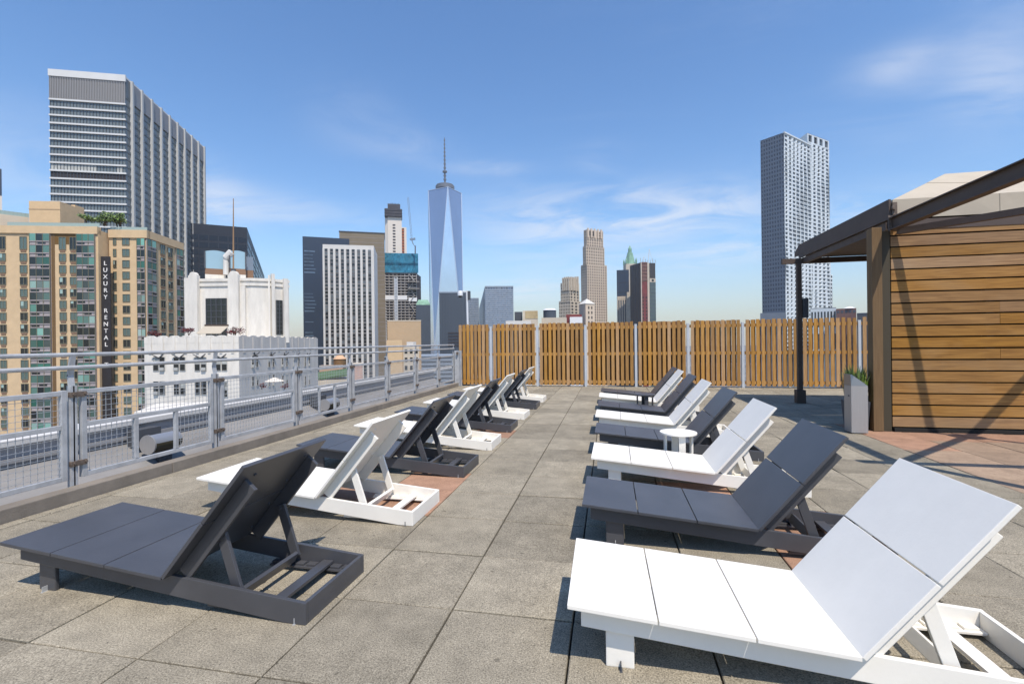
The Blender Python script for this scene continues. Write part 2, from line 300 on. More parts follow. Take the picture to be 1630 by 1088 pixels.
# parapet and gutter beyond the railing
pr = root('parapet_wall', (-5.7, 5, -.1), 'grey metal-clad parapet with pale coping outside the guard railing', 'parapet')
g = MB(); g.box(-5.95, -5.66, -5, 14.9, -1.2, .40); g.build('wall', M['lead'], pr)
g = MB()
for y in range(-2, 6): g.box(-6.0, -5.60, y*3-.2+.004, y*3+2.8-.004, .402, .47)
g.build('coping', M['cap'], pr, bevel=.01)
g = MB(); g.hexa([(-5.655, -5, .0), (-5.25, -5, -.10), (-5.25, 14.9, -.10), (-5.655, 14.9, .0), (-5.655, -5, .20), (-5.25, -5, -.05), (-5.25, 14.9, -.05), (-5.655, 14.9, .20)]); g.build('flashing', M['flash'], pr)
g = MB(); g.box(-5.655, -5.62, -5, 14.9, .24, .285); g.build('drip_strip', M['gt2'], pr)
g = MB(); g.box(-5.655, -4.75, -5, 14.9, -1.2, -.11); tag(g.build('gutter', M['gravel']), kind='structure')
rr = random.Random(5); g = MB()
for k in range(1500):
    x, y = rr.uniform(-5.2, -4.76), rr.uniform(1.5, 14.3); s_ = rr.uniform(.018, .034)
    c = [Vector((x+math.cos(q+rr.random())*s_, y+math.sin(q+rr.random())*s_, -.107)) for q in (0, 1.57, 3.14, 4.71)]; t_ = Vector((x, y, -.107+s_*1.3))
    for q in range(4): g.poly([c[q], c[(q+1) % 4], t_])
tag(g.build('pebbles', mat('pale_pebbles', (.5, .47, .43), .9, island=.5)), 'pale pebbles strewn along the gutter behind the kerb', 'gravel', kind='stuff')

def drum(y0, label):
    r = root('drum_floodlight', (-5.3, y0, -.1), label, 'floodlight', 'drum floodlights in the gutter')
    L_ = .36; n = 20; cx, cz, rad = -5.28, .20, .105
    for part, a0, a1, m in (('housing', .12, math.pi+.05, 'drum'), ('shaded_underside', math.pi+.05, 2*math.pi+.12, 'drumd')):
        g = MB(); k = 12; pr_ = [(cx+rad*math.cos(a0+(a1-a0)*i/k), cz+rad*math.sin(a0+(a1-a0)*i/k)) for i in range(k+1)]
        for i in range(k): g.poly([(pr_[i][0], y0, pr_[i][1]), (pr_[i+1][0], y0, pr_[i+1][1]), (pr_[i+1][0], y0+L_, pr_[i+1][1]), (pr_[i][0], y0+L_, pr_[i][1])])
        for yy in (y0+.002, y0+L_-.002): g.poly([(p[0], yy, p[1]) for p in pr_])
        g.build(part, M[m], r, smooth=False)
    g = MB(); g.tube((cx, y0-.012, cz), (cx, y0+.006, cz), rad+.008, 24); g.build('end_ring', M['bin'], r)
    g = MB(); g.box(cx-.03, cx+.03, y0+.12, y0+.28, -.11, .10); g.build('bracket', M['steel'], r)
    g = MB(); g.box(-5.6, -5.45, y0+.02, y0+.32, .16, .36); g.build('ballast_box', M['steel'], r)
drum(4.62, 'silver drum floodlight lying in the opening of the second mesh panel'); drum(8.15, 'grey drum floodlight behind the fourth mesh panel of the railing')

# ------------------------------------------------------------------ guard railing
gr = root('guard_railing', (-4.75, 6, 0), 'galvanised steel guard railing with wire mesh panels and two handrails', 'railing')
posts = [.25, 1.85, 3.43, 5.03, 6.58, 8.16, 9.68, 11.24, 12.85, 14.2]
RX = -4.74
for y in posts:
    g = MB(); g.box(RX-.055, RX+.02, y-.006, y+.006, -.10, 1.0); g.box(RX-.012, RX+.02, y-.028, y+.028, -.10, 1.0)
    g.bar((RX, y, .96), (RX-.02, y, 1.10), .05, .014); g.bar((RX-.02, y, 1.09), (RX+.01, y, 1.27), .05, .014)
    g.build('post', M['galv'], gr)
for z in (1.28, 1.165):
    g = MB(); g.tube((RX, -4, z), (RX, 14.25, z), .019, 10); g.build('handrail', M['galv'], gr, smooth=False)
for k in range(len(posts)-1):
    y0, y1 = posts[k]+.065, posts[k+1]-.055
    if k == len(posts)-2: y1 = posts[-1]-.04
    zb, zm, zt = .165, .62, .965
    fr = MB(); w = .045
    fr.box(RX-.02, RX+.02, y0, y0+w, zb, zt); fr.box(RX-.02, RX+.02, y1-w, y1, zb, zt)
    for z in (zb, zm, zt-w): fr.box(RX-.018, RX+.018, y0+w, y1-w, z, z+w-.004)
    opening = k in (2, 4)
    if opening:
        ya, yb = y0+.52, y0+.98
        for yy in (ya, yb): fr.box(RX-.017, RX+.017, yy-.02, yy+.02, zb+w, zm)
    f_ = fr.build('mesh_panel', M['galv'], gr, bevel=.004)
    wm = MB(); sp = .0508; t = .0017
    y = y0+w+sp*.6
    while y < y1-w:
        spans = [(zm+w, zt-w)]
        if not (opening and ya < y < yb): spans.append((zb+w, zm))
        for a, b in spans: wm.box(RX-t, RX+t, y-t, y+t, a, b)
        y += sp
    z = zb+w+sp*.5
    while z < zt-w:
        if not (zm-.005 < z < zm+w):
            if opening and z < zm: wm.box(RX+t*.2, RX+t*2.2, y0+w, ya, z-t, z+t); wm.box(RX+t*.2, RX+t*2.2, yb, y1-w, z-t, z+t)
            else: wm.box(RX+t*.2, RX+t*2.2, y0+w, y1-w, z-t, z+t)
        z += sp
    wm.build('wire_mesh', M['wire'], f_)
    for z in (.28, .90):
        for ya_, yb_ in ((posts[k]+.02, y0+.02),):
            g = MB(); g.box(RX+.0, RX+.034, ya_-.055, yb_+.012, z, z+.045); g.tube((RX+.034, yb_, z+.026), (RX+.046, yb_, z+.026), .012, 8); g.tube((RX+.034, ya_-.03, z+.026), (RX+.046, ya_-.03, z+.026), .012, 8)
            g.build('hinge_bracket', M['rust'], gr)
gp = root('end_post', (-4.6, 14.2, 0), 'wide galvanised steel post where the railing meets the wooden fence', 'post')
g = MB(); g.box(-4.70, -4.50, 14.17, 14.23, 0, 1.10); g.box(-4.50, -4.47, 14.12, 14.23, 0, 1.10); g.build('channel', M['galv'], gp, bevel=.004)
g = MB(); g.box(-4.62, -4.57, 14.10, 14.17, .98, 1.06); g.build('latch', M['rust'], gp)

# ------------------------------------------------------------------ wooden fence
FY, FP0, FPW, FH = 14.39, -3.578, 1.448, 1.90
fn = root('board_fence', (0, FY, 0), 'tall wooden shadow-box fence with galvanised posts at the end of the terrace', 'fence')
edges = [-4.62]+[FP0+FPW*i for i in range(10)]
for i, x in enumerate(edges[1:]):
    g = MB(); g.box(x-.034, x+.034, FY-.05, FY+.03, 0, 1.83); g.build('post', M['fpost'], fn, bevel=.004)
rf = random.Random(11)
for i in range(len(edges)-1):
    x0, x1 = edges[i]+(.05 if i else 0), edges[i+1]-.05
    n = max(1, round((x1-x0)/.131)); p = (x1-x0)/n
    g = MB()
    for k in range(n):
        xc = x0+p*(k+.5); w = .043; z1 = FH+rf.uniform(-.012, .012)
        g.box(xc-w, xc+w, FY-.052, FY-.032, .045, z1)
    for k in range(n+1):
        xc = x0+p*k; w = .043
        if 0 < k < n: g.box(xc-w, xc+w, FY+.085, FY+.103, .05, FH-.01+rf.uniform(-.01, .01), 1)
    for z in (.10, .93, 1.70): g.box(x0, x1, FY-.030, FY+.083, z, z+.085, 0)
    g.build('fence_panel', [M['fence'], M['back']], fn, bevel=0)
# security camera on its pole behind the fence corner
sp_ = root('security_camera', (-4.40, 14.62, 0), 'white dome security camera on a thin pole at the fence corner', 'camera')
g = MB(); g.tube((-4.37, 14.62, -.2), (-4.41, 14.62, 3.0), .032, 12); g.build('pole', M['pole'], sp_)
g = MB(); g.bar((-4.40, 14.62, 2.96), (-4.60, 14.52, 2.98), .03, .03); g.build('arm', M['pole'], sp_)
g = MB(); g.tube((-4.60, 14.52, 2.99), (-4.60, 14.52, 2.90), .06, 16, .085); g.tube((-4.60, 14.52, 2.90), (-4.60, 14.52, 2.83), .085, 16); g.build('housing', M['pole'], sp_)
g = MB(); g.tube((-4.60, 14.52, 2.83), (-4.60, 14.52, 2.775), .07, 16, .035); g.build('dome', M['rubber'], sp_)
g = MB(); g.box(-4.37, -4.30, 14.58, 14.66, 2.70, 2.98); g.build('junction_box', M['steel'], sp_)

# ------------------------------------------------------------------ sun loungers
def make_lounger(key, word):
    m = M[key]; r = root('sun_lounger', (0, 0, 0), 'x', 'sun lounger')
    zt = lambda s: .105+.0877*s
    for sy in (-1, 1):
        y0, y1 = sorted((sy*.275, sy*.253)); g = MB(); P = [(0, 0), (0, .105), (-1.79, .262), (-1.79, .170), (-.12, .002)]
        n = len(P); b = len(g.v); g.v += [Vector((x, y0, z)) for x, z in P]+[Vector((x, y1, z)) for x, z in P]
        for i in range(n): j = (i+1) % n; g.f.append((b+i, b+j, b+n+j, b+n+i)); g.m.append(0)
        g.f.append(tuple(range(b, b+n))); g.m.append(0); g.f.append(tuple(range(b+n, b+2*n))); g.m.append(0)
        g.build('side_rail', m, r, bevel=.003)
        y0, y1 = sorted((sy*.252, sy*.230)); g = MB(); g.box(-1.69, -1.575, y0, y1, 0, .235); g.build('leg', m, r, bevel=.005)
        y0, y1 = sorted((sy*.252, sy*.200)); g = MB(); g.box(-.58, -.024, y0, y1, .022, .034)
        for q in range(7): g.box(-.575+q*.078, -.515+q*.078, *sorted((sy*.252, sy*.212)), .0345, .046)
        g.build('notched_ledge', m, r, bevel=.002)
    for k in range(3):
        a = .775+k*.3575; b_ = a+.352; g = MB()
        g.hexa([(-a, -.335, zt(a)+.001), (-a, .335, zt(a)+.001), (-b_, .335, zt(b_)+.001), (-b_, -.335, zt(b_)+.001), (-a, -.335, zt(a)+.020), (-a, .335, zt(a)+.020), (-b_, .335, zt(b_)+.020), (-b_, -.335, zt(b_)+.020)])
        g.build('seat_board', m, r, bevel=.003)
    g = MB(); g.box(-1.785, -1.763, -.252, .252, .175, .252); g.build('foot_rail', m, r, bevel=.003)
    g = MB(); g.box(-.022, 0, -.252, .252, 0, .104); g.build('head_rail', m, r, bevel=.003)
    g = MB(); g.box(-.25, -.185, -.252, .252, .0465, .064); g.build('cross_slat', m, r, bevel=.003)
    H = Vector((-.762, 0, .178)); u = Vector((.640, 0, .768)).normalized(); nrm = Vector((-u.z, 0, u.x)); Y = Vector((0, 1, 0))
    def slab(a, b, y0, y1, n0, n1): return [H+u*a+nrm*n0+Y*y0, H+u*a+nrm*n0+Y*y1, H+u*b+nrm*n0+Y*y1, H+u*b+nrm*n0+Y*y0, H+u*a+nrm*n1+Y*y0, H+u*a+nrm*n1+Y*y1, H+u*b+nrm*n1+Y*y1, H+u*b+nrm*n1+Y*y0]
    for a, b in ((0, .375), (.381, .758)):
        g = MB(); g.hexa(slab(a, b, -.335, .335, 0, .019)); o = g.build('back_board', m, r, bevel=.003)
        g = MB()
        for yy in (-.20, .20):
            for q in (a+.09, b-.09): p = H+u*q+Y*yy; g.tube(p-nrm*.006, p+nrm*.001, .008, 8)
        g.build('bolt_heads', M['steel'] if key == 'char' else m, o)
    for sy in (-1, 1):
        y0, y1 = sorted((sy*.262, sy*.240)); g = MB(); g.hexa(slab(.03, .655, y0, y1, -.078, -.0005)); g.build('back_fin', m, r, bevel=.003)
        y0 = sy*.222; g = MB(); top = Vector((-.515, y0, .385)); bot = Vector((-.415, y0, .085)); g.bar(top, bot, .020, .055, (1, 0, .3)); g.tube(top+Vector((.0, -.014, -.02)), top+Vector((0, .014, -.02)), .012, 8); g.build('prop_strut', m, r, bevel=.003)
    g = MB(); g.bar((-.41, -.210, .088), (-.41, .210, .088), .022, .06, (.5, 0, 1)); g.build('prop_bar', m, r, bevel=.003)
    for x, sy in ((-.06, -1), (-1.63, -1)):
        g = MB(); g.box(x-.0022, x+.0022, -.279, -.2755 if x > -1 else -.2525,   .003, .03); g.box(x-.006, x+.006, -.284, -.2525, .0, .003); g.build('anchor_clip', M['galv'] if key == 'char' else M['steel'], r)
    return r
protos = {'white': make_lounger('white', 'white'), 'char': make_lounger('char', 'charcoal')}
used = set()
def lounger(key, x, y, label, group):
    o = protos[key] if key not in used else copy_tree(protos[key])
    used.add(key); o.location = (x, y, 0); o.rotation_euler.z = R(rnd.uniform(-.8, .8)); o['label'] = label; o['group'] = group
RXH = 1.655; LXH = -1.435
GA, GB = 'sun loungers in the row beside the guard railing', 'sun loungers in the row on the cabana side'
left = [('char', 2.325, 'charcoal lounger nearest the camera in the railing row, showing its dark back'), ('white', 3.585, 'nearest white lounger of the railing row, with pink pavers under its base'), ('char', 4.86, 'charcoal lounger second of its colour in the railing row'), ('white', 6.06, 'white lounger second of its colour in the railing row'), ('char', 7.27, 'charcoal lounger third of its colour in the railing row'), ('white', 8.43, 'white lounger third of its colour in the railing row'), ('char', 9.73, 'farthest charcoal lounger of the railing row'), ('white', 10.80, 'farthest white lounger of the railing row, closest to the wooden fence')]
right = [('white', 2.295, 'large white lounger nearest the camera in the cabana row'), ('char', 3.485, 'nearest charcoal lounger of the cabana row, behind the big white one'), ('white', 4.75, 'white lounger in front of the round white side table'), ('char', 6.00, 'charcoal lounger just behind the round white side table'), ('white', 7.22, 'white lounger third of its colour in the cabana row'), ('char', 8.42, 'charcoal lounger just in front of the dark side table'), ('white', 9.72, 'white lounger just behind the dark side table'), ('char', 10.72, 'farthest charcoal lounger of the cabana row, closest to the wooden fence')]
for k, y, lb in left: lounger(k, LXH+rnd.uniform(-.015, .015), y, lb, GA)
for k, y, lb in right: lounger(k, RXH+rnd.uniform(-.02, .02), y, lb, GB)

def make_table(key, x, y, zt, rad, label):
    m = M[key]; r = root('side_table', (x, y, 0), label, 'side table', 'round side tables between the loungers')
    g = MB(); g.tube((x, y, zt-.02), (x, y, zt), rad, 40); g.build('tabletop', m, r, bevel=.004)
    for k in range(4):
        a = R(-82+90*k); d = Vector((math.cos(a), math.sin(a), 0)); t = Vector((-d.y, d.x, 0)); p = Vector((x, y, 0))+d*(rad*.72); g = MB()
        g.hexa([p-t*.034-d*.01, p+t*.034-d*.01, p+t*.034+d*.01, p-t*.034+d*.01]+[q+Vector((0, 0, zt-.021)) for q in (p-t*.034-d*.01, p+t*.034-d*.01, p+t*.034+d*.01, p-t*.034+d*.01)]); g.build('leg', m, r, bevel=.003)
    g = MB(); g.tube((x, y, .09), (x, y, .105), rad*.66, 32); g.build('shelf', m, r)
make_table('white', .715, 5.36, .372, .19, 'round white side table with plank legs and a lower shelf')
make_table('char', .635, 9.08, .37, .19, 'round dark side table between two far loungers')

# ------------------------------------------------------------------ cabana and pergola
cb = root('cabana', (5.8, 9.4, 0), 'slatted wooden cabana on brown steel posts with a peaked beige canvas roof', 'cabana')
X0, X1, YA, YB = 4.0, 7.6, 7.83, 11.05
rw = random.Random(21); g = MB(); z = .075; pitch = .1615
while z < 2.83:
    a = 3.985; cut = rw.choice([5.3, 5.9, 6.6, 7.6]);
    for (p, q) in ((a, cut), (cut+.004, X1)):
        if q-p > .1: g.box(p, q, YA-.011+rw.uniform(-.002, .002), YA+.011, z, z+pitch-.020-rw.uniform(0, .003))
    z += pitch
g.build('board_wall', M['wall'], cb)
g = MB()
for x in (4.05, 5.2, 6.4, 7.5): g.box(x-.045, x+.045, YA+.0125, YA+.10, .05, 2.86)
g.box(4.0, X1, YA+.13, YA+.15, .02, 2.86); g.build('gap_shade_backing', M['dark'], cb)  # near-black backing puts the shade between the boards into colour
g = MB(); g.box(4.0, X1, YA-.03, YA+.1, 0.006, .055); g.build('sill_beam', M['dark'], cb)
g = MB(); g.box(3.735, 3.865, YA-.03, YA+.12, .004, 2.94); g.build('corner_post', M['post'], cb, bevel=.005)
g = MB(); g.box(3.87, 3.975, YA-.005, YA+.10, .004, 2.88); g.build('corner_trim', mat('dark_olive_trim', (.050, .040, .022), .7), cb)
for x, y in ((3.925, YB), (X1, YB)):
    g = MB(); g.box(x-.045, x+.045, y-.045, y+.045, .003, 2.92); g.build('steel_post', M['brown'], cb, bevel=.004)
    g = MB(); g.box(x-.085, x+.085, y-.085, y+.085, .002, .28); g.build('post_base', M['brown'], cb, bevel=.006)
def channel(mb, p, q, d, w, mi=0):          # C-section beam: web + two flanges
    p, q = Vector(p), Vector(q); t = (q-p).normalized(); s_ = t.cross(Vector((0, 0, 1))).normalized(); up = Vector((0, 0, 1))
    mb.bar(p, q, .012, d, mi=mi)
    for sg in (-1, 1): mb.bar(p+up*sg*(d/2-.006)+s_*(w/2+.007), q+up*sg*(d/2-.006)+s_*(w/2+.007), w, .012, mi=mi)
def ibeam(mb, p, q, d, w, mi=0):
    up = Vector((0, 0, 1)); p, q = Vector(p), Vector(q); mb.bar(p, q, .012, d-.03, mi=mi)
    for sg in (-1, 1): mb.bar(p+up*sg*(d/2-.007), q+up*sg*(d/2-.007), w, .014, mi=mi)
g = MB(); g.box(3.955, 3.985, YA-.03, YB+.06, 3.045, 3.335); g.build('roof_fascia', M['brown'], cb, bevel=.006)
g = MB(); g.hexa([(3.955, YB+.062, 3.10), (3.985, YB+.062, 3.10), (3.985, YB+.30, 3.12), (3.955, YB+.30, 3.12), (3.955, YB+.062, 3.335), (3.985, YB+.062, 3.335), (3.985, YB+.30, 3.20), (3.955, YB+.30, 3.20)]); g.build('fascia_end', M['brown'], cb)
g = MB(); g.box(3.99, 4.07, YA+.12, YB-.05, 2.925, 3.04); g.build('side_beam', M['brown'], cb)
g = MB(); g.box(3.60, X1+.3, YB-.045, YB+.045, 2.925, 3.03); g.build('back_beam', M['brown'], cb)
g = MB(); g.box(3.99, X1, YA-.02, YA+.06, 2.885, 3.03); g.build('front_beam', M['brown'], cb)
g = MB(); g.box(X1-.04, X1+.04, YA+.12, YB-.05, 2.925, 3.33); g.build('far_beam', M['brown'], cb)
# canvas: eave, valance and hipped top with a flat cap, with slight sag
g = MB(); E = [(4.05, YA+.06), (X1-.05, YA+.06), (X1-.05, YB-.03), (4.05, YB-.03)]; K = [(5.52, 9.25), (6.18, 9.25), (6.18, 9.65), (5.52, 9.65)]; ZE, ZK = 3.345, 4.06; n = 8
for s in range(4):
    a, b, c, d = E[s], E[(s+1) % 4], K[(s+1) % 4], K[s]
    def sp(i, j):
        u_, v_ = i/n, j/n; x = (a[0]*(1-u_)+b[0]*u_)*(1-v_)+(d[0]*(1-u_)+c[0]*u_)*v_; y = (a[1]*(1-u_)+b[1]*u_)*(1-v_)+(d[1]*(1-u_)+c[1]*u_)*v_
        return (x, y, ZE+(ZK-ZE)*v_-.05*math.sin(math.pi*u_)*math.sin(math.pi*v_))
    for i in range(n):
        for j in range(n): g.poly([sp(i, j), sp(i+1, j), sp(i+1, j+1), sp(i, j+1)])
    for i in range(n):
        o = lambda q: .005*math.sin(q*2.3+s)
        p, q = sp(i, 0), sp(i+1, 0); nx, ny = ((0, -1), (1, 0), (0, 1), (-1, 0))[s]
        g.poly([p, q, (q[0]+nx*o(i+1), q[1]+ny*o(i+1), 3.07), (p[0]+nx*o(i), p[1]+ny*o(i), 3.07)])
g.poly([(k[0], k[1], ZK) for k in K]); cv = g.build('canvas_roof', M['canvas'], cb)
sm = cv.modifiers.new('thickness', 'SOLIDIFY'); sm.thickness = .006
g = MB()
for k in range(18): g.box(4.075, X1-.05, YA+.16+k*.17, YA+.325+k*.17, 3.041, 3.06)
g.build('ceiling', M['brown'], cb)
pg = root('pergola_frame', (5.7, 6.1, 0), 'open brown steel pergola frame with crossed braces in front of the cabana', 'pergola')
g = MB(); g.box(3.985, 3.997, 4.2, YA-.05, 2.90, 3.05); g.box(3.94, 4.05, 4.2, YA-.05, 3.0501, 3.064); g.box(3.94, 4.05, 4.2, YA-.05, 2.884, 2.8999); g.build('side_beam', M['brown'], pg)
g = MB(); g.box(3.58, 7.7, 4.49, 4.57, 2.75, 2.88); g.build('front_beam', M['brown'], pg)
cX, cY = 5.65, 6.18
for ex, ey in ((4.05, YA-.06), (4.05, 4.58), (7.25, YA-.06), (7.25, 4.58)):
    g = MB(); g.bar((ex, ey, 2.86), (cX+(.08 if ex > cX else -.08), cY+(.08 if ey > cY else -.08), 2.86), .075, .085); g.build('brace', M['brown'], pg)
g = MB(); g.tube((cX, cY, 2.80), (cX, cY, 2.92), .17, 20); g.build('hub_plate', M['brown'], pg)
for x in (4.0, 7.25):
    g = MB(); g.box(x-.045, x+.045, 4.485, 4.575, .003, 2.75); g.build('post', M['brown'], pg)
g = MB(); g.box(3.94, 4.03, YA-.05, YA-.031, 2.89, 3.10); g.box(3.99, 4.05, YA-.055, YA+.03, 3.10, 3.28); g.tube((4.0, YA-.09, 3.2), (4.0, YA-.05, 3.2), .03, 10); g.build('joint_bracket', M['rust'], pg)
spk = root('wall_speaker', (4.05, YB, 1.8), 'small dark speaker box fixed to the slim cabana post', 'speaker'); g = MB(); g.box(3.985, 4.085, YB-.07, YB+.07, 1.79, 2.19); g.build('cabinet', M['steel'], spk, bevel=.012)
g = MB(); g.box(3.9715, 3.9845, YB-.03, YB+.03, 1.93, 2.06); g.build('bracket', M['rubber'], spk)

# steel litter bin with a cut-away top and grass planter behind it
lb = root('litter_bin', (3.45, 7.65, 0), 'brushed steel bin with a slanted top beside the cabana corner', 'bin')
ax, bx, ay, by = 3.345, 3.555, 7.57, 7.78
g = MB(); g.box(ax, bx, ay, by, .012, .675); g.build('body', M['bin'], lb, bevel=.003)
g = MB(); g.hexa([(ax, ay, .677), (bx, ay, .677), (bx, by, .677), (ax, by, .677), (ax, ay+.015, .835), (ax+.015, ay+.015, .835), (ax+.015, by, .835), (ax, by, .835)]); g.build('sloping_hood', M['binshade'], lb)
g = MB(); g.box(ax-.003, ax, ay+.05, ay+.09, .52, .54); g.build('keyhole_plate', M['steel'], lb)
gpn = root('grass_planter', (3.6, 8.05, 0), 'leafy green plant standing behind the steel bin', 'plant')
g = MB(); g.prism([(3.48, 7.87), (3.69, 7.87), (3.69, 8.10), (3.48, 8.10)], .003, .42, top=[(3.45, 7.84), (3.72, 7.84), (3.72, 8.13), (3.45, 8.13)]); g.build('pot', M['steel'], gpn)
g = MB(); rl = random.Random(4)
for k in range(520):
    a = rl.uniform(0, 6.283); q = rl.uniform(.0, .13); x, y = 3.585+math.cos(a)*q, 7.98+math.sin(a)*q; ln = rl.uniform(.28, .60); out = rl.uniform(.02, .13); w = rl.uniform(.006, .014)
    p0 = Vector((x, y, .40)); p1 = p0+Vector((math.cos(a)*out*.4, math.sin(a)*out*.4, ln*.7)); p2 = p0+Vector((math.cos(a)*out, math.sin(a)*out, ln*rl.uniform(.7, 1))); t = Vector((-math.sin(a), math.cos(a), 0))*w
    g.poly([p0-t, p0+t, p1+t, p1-t]); g.poly([p1-t, p1+t, p2])
g.build('leaves', M['leaf'], gpn)

# ------------------------------------------------------------------ city: faces and facades
ZB = -70.
class Face:
    def __init__(s, a, b):       # a -> b runs left to right as seen from outside
        s.a, s.b = Vector(a[:2]), Vector(b[:2]); s.L = (s.b-s.a).length; s.t = (s.b-s.a)/s.L; s.n = Vector((s.t.y, -s.t.x))
    def p(s, q, z, off=0.): w = s.a+s.t*q+s.n*off; return Vector((w.x, w.y, z))
    def s_at(s, u, v=450):       # along-face position seen at a photograph pixel
        x, y = ray(u, v); d = cw(x, 1.); den = d.x*s.t.y-d.y*s.t.x
        k = (s.a.x*s.t.y-s.a.y*s.t.x)/den; w = d*k; return (w-s.a).dot(s.t)
    def z_at(s, u, v):
        x, y = ray(u, v); w = s.a+s.t*s.s_at(u, v); D = -w.x*math.sin(YAW)+w.y*math.cos(YAW); return EYE-y*D
def hit(P, dr, dd, u, v):        # walk from P along camera-space direction until pixel column u
    r, d = P.x*math.cos(YAW)+P.y*math.sin(YAW), -P.x*math.sin(YAW)+P.y*math.cos(YAW); x = ray(u, v)[0]
    t = (x*d-r)/(dr-x*dd); q = cw(r+dr*t, d+dd*t); return q
def corner(u, v, D, az, uL, vL, uR, vR):   # nearest vertical edge at pixel u, left end uL, right end uR; az = heading of the right-hand face
    P = at(u, v, D); a = R(az); A = hit(P, -math.cos(a), math.sin(a), uL, vL); B = hit(P, math.sin(a), math.cos(a), uR, vR); Q = Vector((P.x, P.y))
    return Face(A, Q), Face(Q, B), [A, Q, B, B+(A-Q)], P.z
def front(uL, uR, v, D, az=0., depth=30.):        # front face square to the line of sight at the outer edge
    az = math.degrees(math.atan2(ray(min(uR, 815.) if uL < 815. else uL, v)[0], 1))
    P = at(uR, v, D); a = R(az); A = hit(P, -math.cos(a), math.sin(a), uL, v); Q = Vector((P.x, P.y)); dv = cw(math.sin(a), math.cos(a))*depth
    return Face(A, Q), Face(Q, Q+dv), [A, Q, Q+dv, A+dv], P.z
def center(pts): c = sum(pts, Vector((0, 0)))/len(pts); return (c.x, c.y, ZB)
def curtain(wall, panes, fc, s0, s1, z0, z1, nc, nr, fx=.6, fz=.6, inset=.3, disp=None, pmi=None, off=0., shift=None):
    def P(s, z, o): return fc.p(s, z, off+o+(disp(s, z) if disp else 0))
    for i in range(nc):
        for j in range(nr):
            a0, a1 = s0+(s1-s0)*i/nc, s0+(s1-s0)*(i+1)/nc; c0, c1 = z0+(z1-z0)*j/nr, z0+(z1-z0)*(j+1)/nr
            sh = shift(i, j) if shift else 0
            m, w, h = (a0+a1)/2+sh, (a1-a0)*fx/2, (c1-c0)*fz/2; k = (c0+c1)/2
            O = [P(a0, c0, 0), P(a1, c0, 0), P(a1, c1, 0), P(a0, c1, 0)]
            I = [P(m-w, k-h, 0), P(m+w, k-h, 0), P(m+w, k+h, 0), P(m-w, k+h, 0)]
            J = [P(m-w, k-h, -inset), P(m+w, k-h, -inset), P(m+w, k+h, -inset), P(m-w, k+h, -inset)]
            for q in range(4):
                r_ = (q+1) % 4; wall.poly([O[q], O[r_], I[r_], I[q]]); wall.poly([I[q], I[r_], J[r_], J[q]])
            panes.poly(J, pmi(i, j) if pmi else 0)
def shell(mb, pts, z0, z1, skip=(), mi=0):       # box sides except those covered by a facade, plus roof
    n = len(pts)
    for i in range(n):
        if i in skip: continue
        a, b = pts[i], pts[(i+1) % n]; mb.poly([(a.x, a.y, z0), (b.x, b.y, z0), (b.x, b.y, z1), (a.x, a.y, z1)], mi)
    mb.poly([(p.x, p.y, z1) for p in pts], mi)
def panes_part(mb, mats, r, name='pane'):
    o = mb.build(name, mats, r); o['kind'] = 'stuff'; return o
rc = random.Random(99)

# --- large grey office slab with white fins
FL, FR, pts, zt = corner(199, 122, 225, -10.6, 79.5, 116, 326, 235)
ot = root('office_tower', center(pts), 'tall grey slab tower with white floor bands and a row of vertical fins', 'office tower')
g = MB(); g.prism(pts, ZB, zt-.9); g.build('core', M['glt'], ot)
g = MB(); g.prism([p for p in pts], zt-.89, zt+.3); g.fbox(FL, -.4, FL.L+.5, zt-2.6, zt+.5, .0, .7); g.build('roof_cap', M['gtower'], ot)
fh = 3.62; ztop = zt-12.8
g = MB(); nn = 46
g.fbox(FL, 0, FL.L, ztop, zt-2.61, .001, .15)
for i in range(nn+1): g.fbox(FL, FL.L*i/nn-.13, FL.L*i/nn+.13, ztop, zt-2.61, .151, .55)
g.build('louvre_band', M['gt2'], ot)
z = ztop; k = 0
while z > ZB+20:
    g = MB(); g.fbox(FL, -.3, FL.L+.3, z-.72, z, .0, .62); g.build('floor_band', M['gtower'], ot)
    if k in (8, 9):
        g = MB(); g.fbox(FL, 0, FL.L*(.6 if k == 8 else 1), z-fh+.01, z-.86, .01, .1)
        if k == 8: g.fbox(FL, FL.L*.88, FL.L*.95, z-fh+.01, z-.86, .01, .1)
        g.build('blind_row' if k == 8 else 'dark_floor', M['blind'] if k == 8 else M['slabd'], ot)
    z -= fh; k += 1
g = MB()
for i in range(nn//2+1): g.fbox(FL, FL.L*i/(nn//2)-.09, FL.L*i/(nn//2)+.09, ZB, ztop-.86, .12, .3)
g.build('mullion_grid', M['slate'], ot)
g = MB()
z = zt-9.; k = 0
g.fbox(FR, 0, FR.L, z, zt-.9, .01, .3, 0)
while z > ZB+20:
    g.fbox(FR, 0, FR.L, z-1.1, z, .01, .25, 0); z -= fh
g.build('side_spandrels', M['glt2'], ot)
uf = [(207.5, 131), (223, 146), (239, 160), (254, 172.5), (267.5, 184), (280, 195), (291.5, 206), (303, 215), (313.5, 224), (323, 233)]
for (u, v) in uf:
    s = FR.s_at(u, v); g = MB(); g.fbox(FR, s-.62, s+.62, ZB, zt-.2, .01, 1.25); g.build('fin', M['finm'], ot)
g = MB()
ss = [FR.s_at(u, v) for u, v in uf]
for a, b in zip(ss[:-1], ss[1:]): g.fbox(FR, a+.8, b-.8, zt-10.5, zt-1.0, .31, .6)
g.build('plant_screen', M['gt2'], ot)

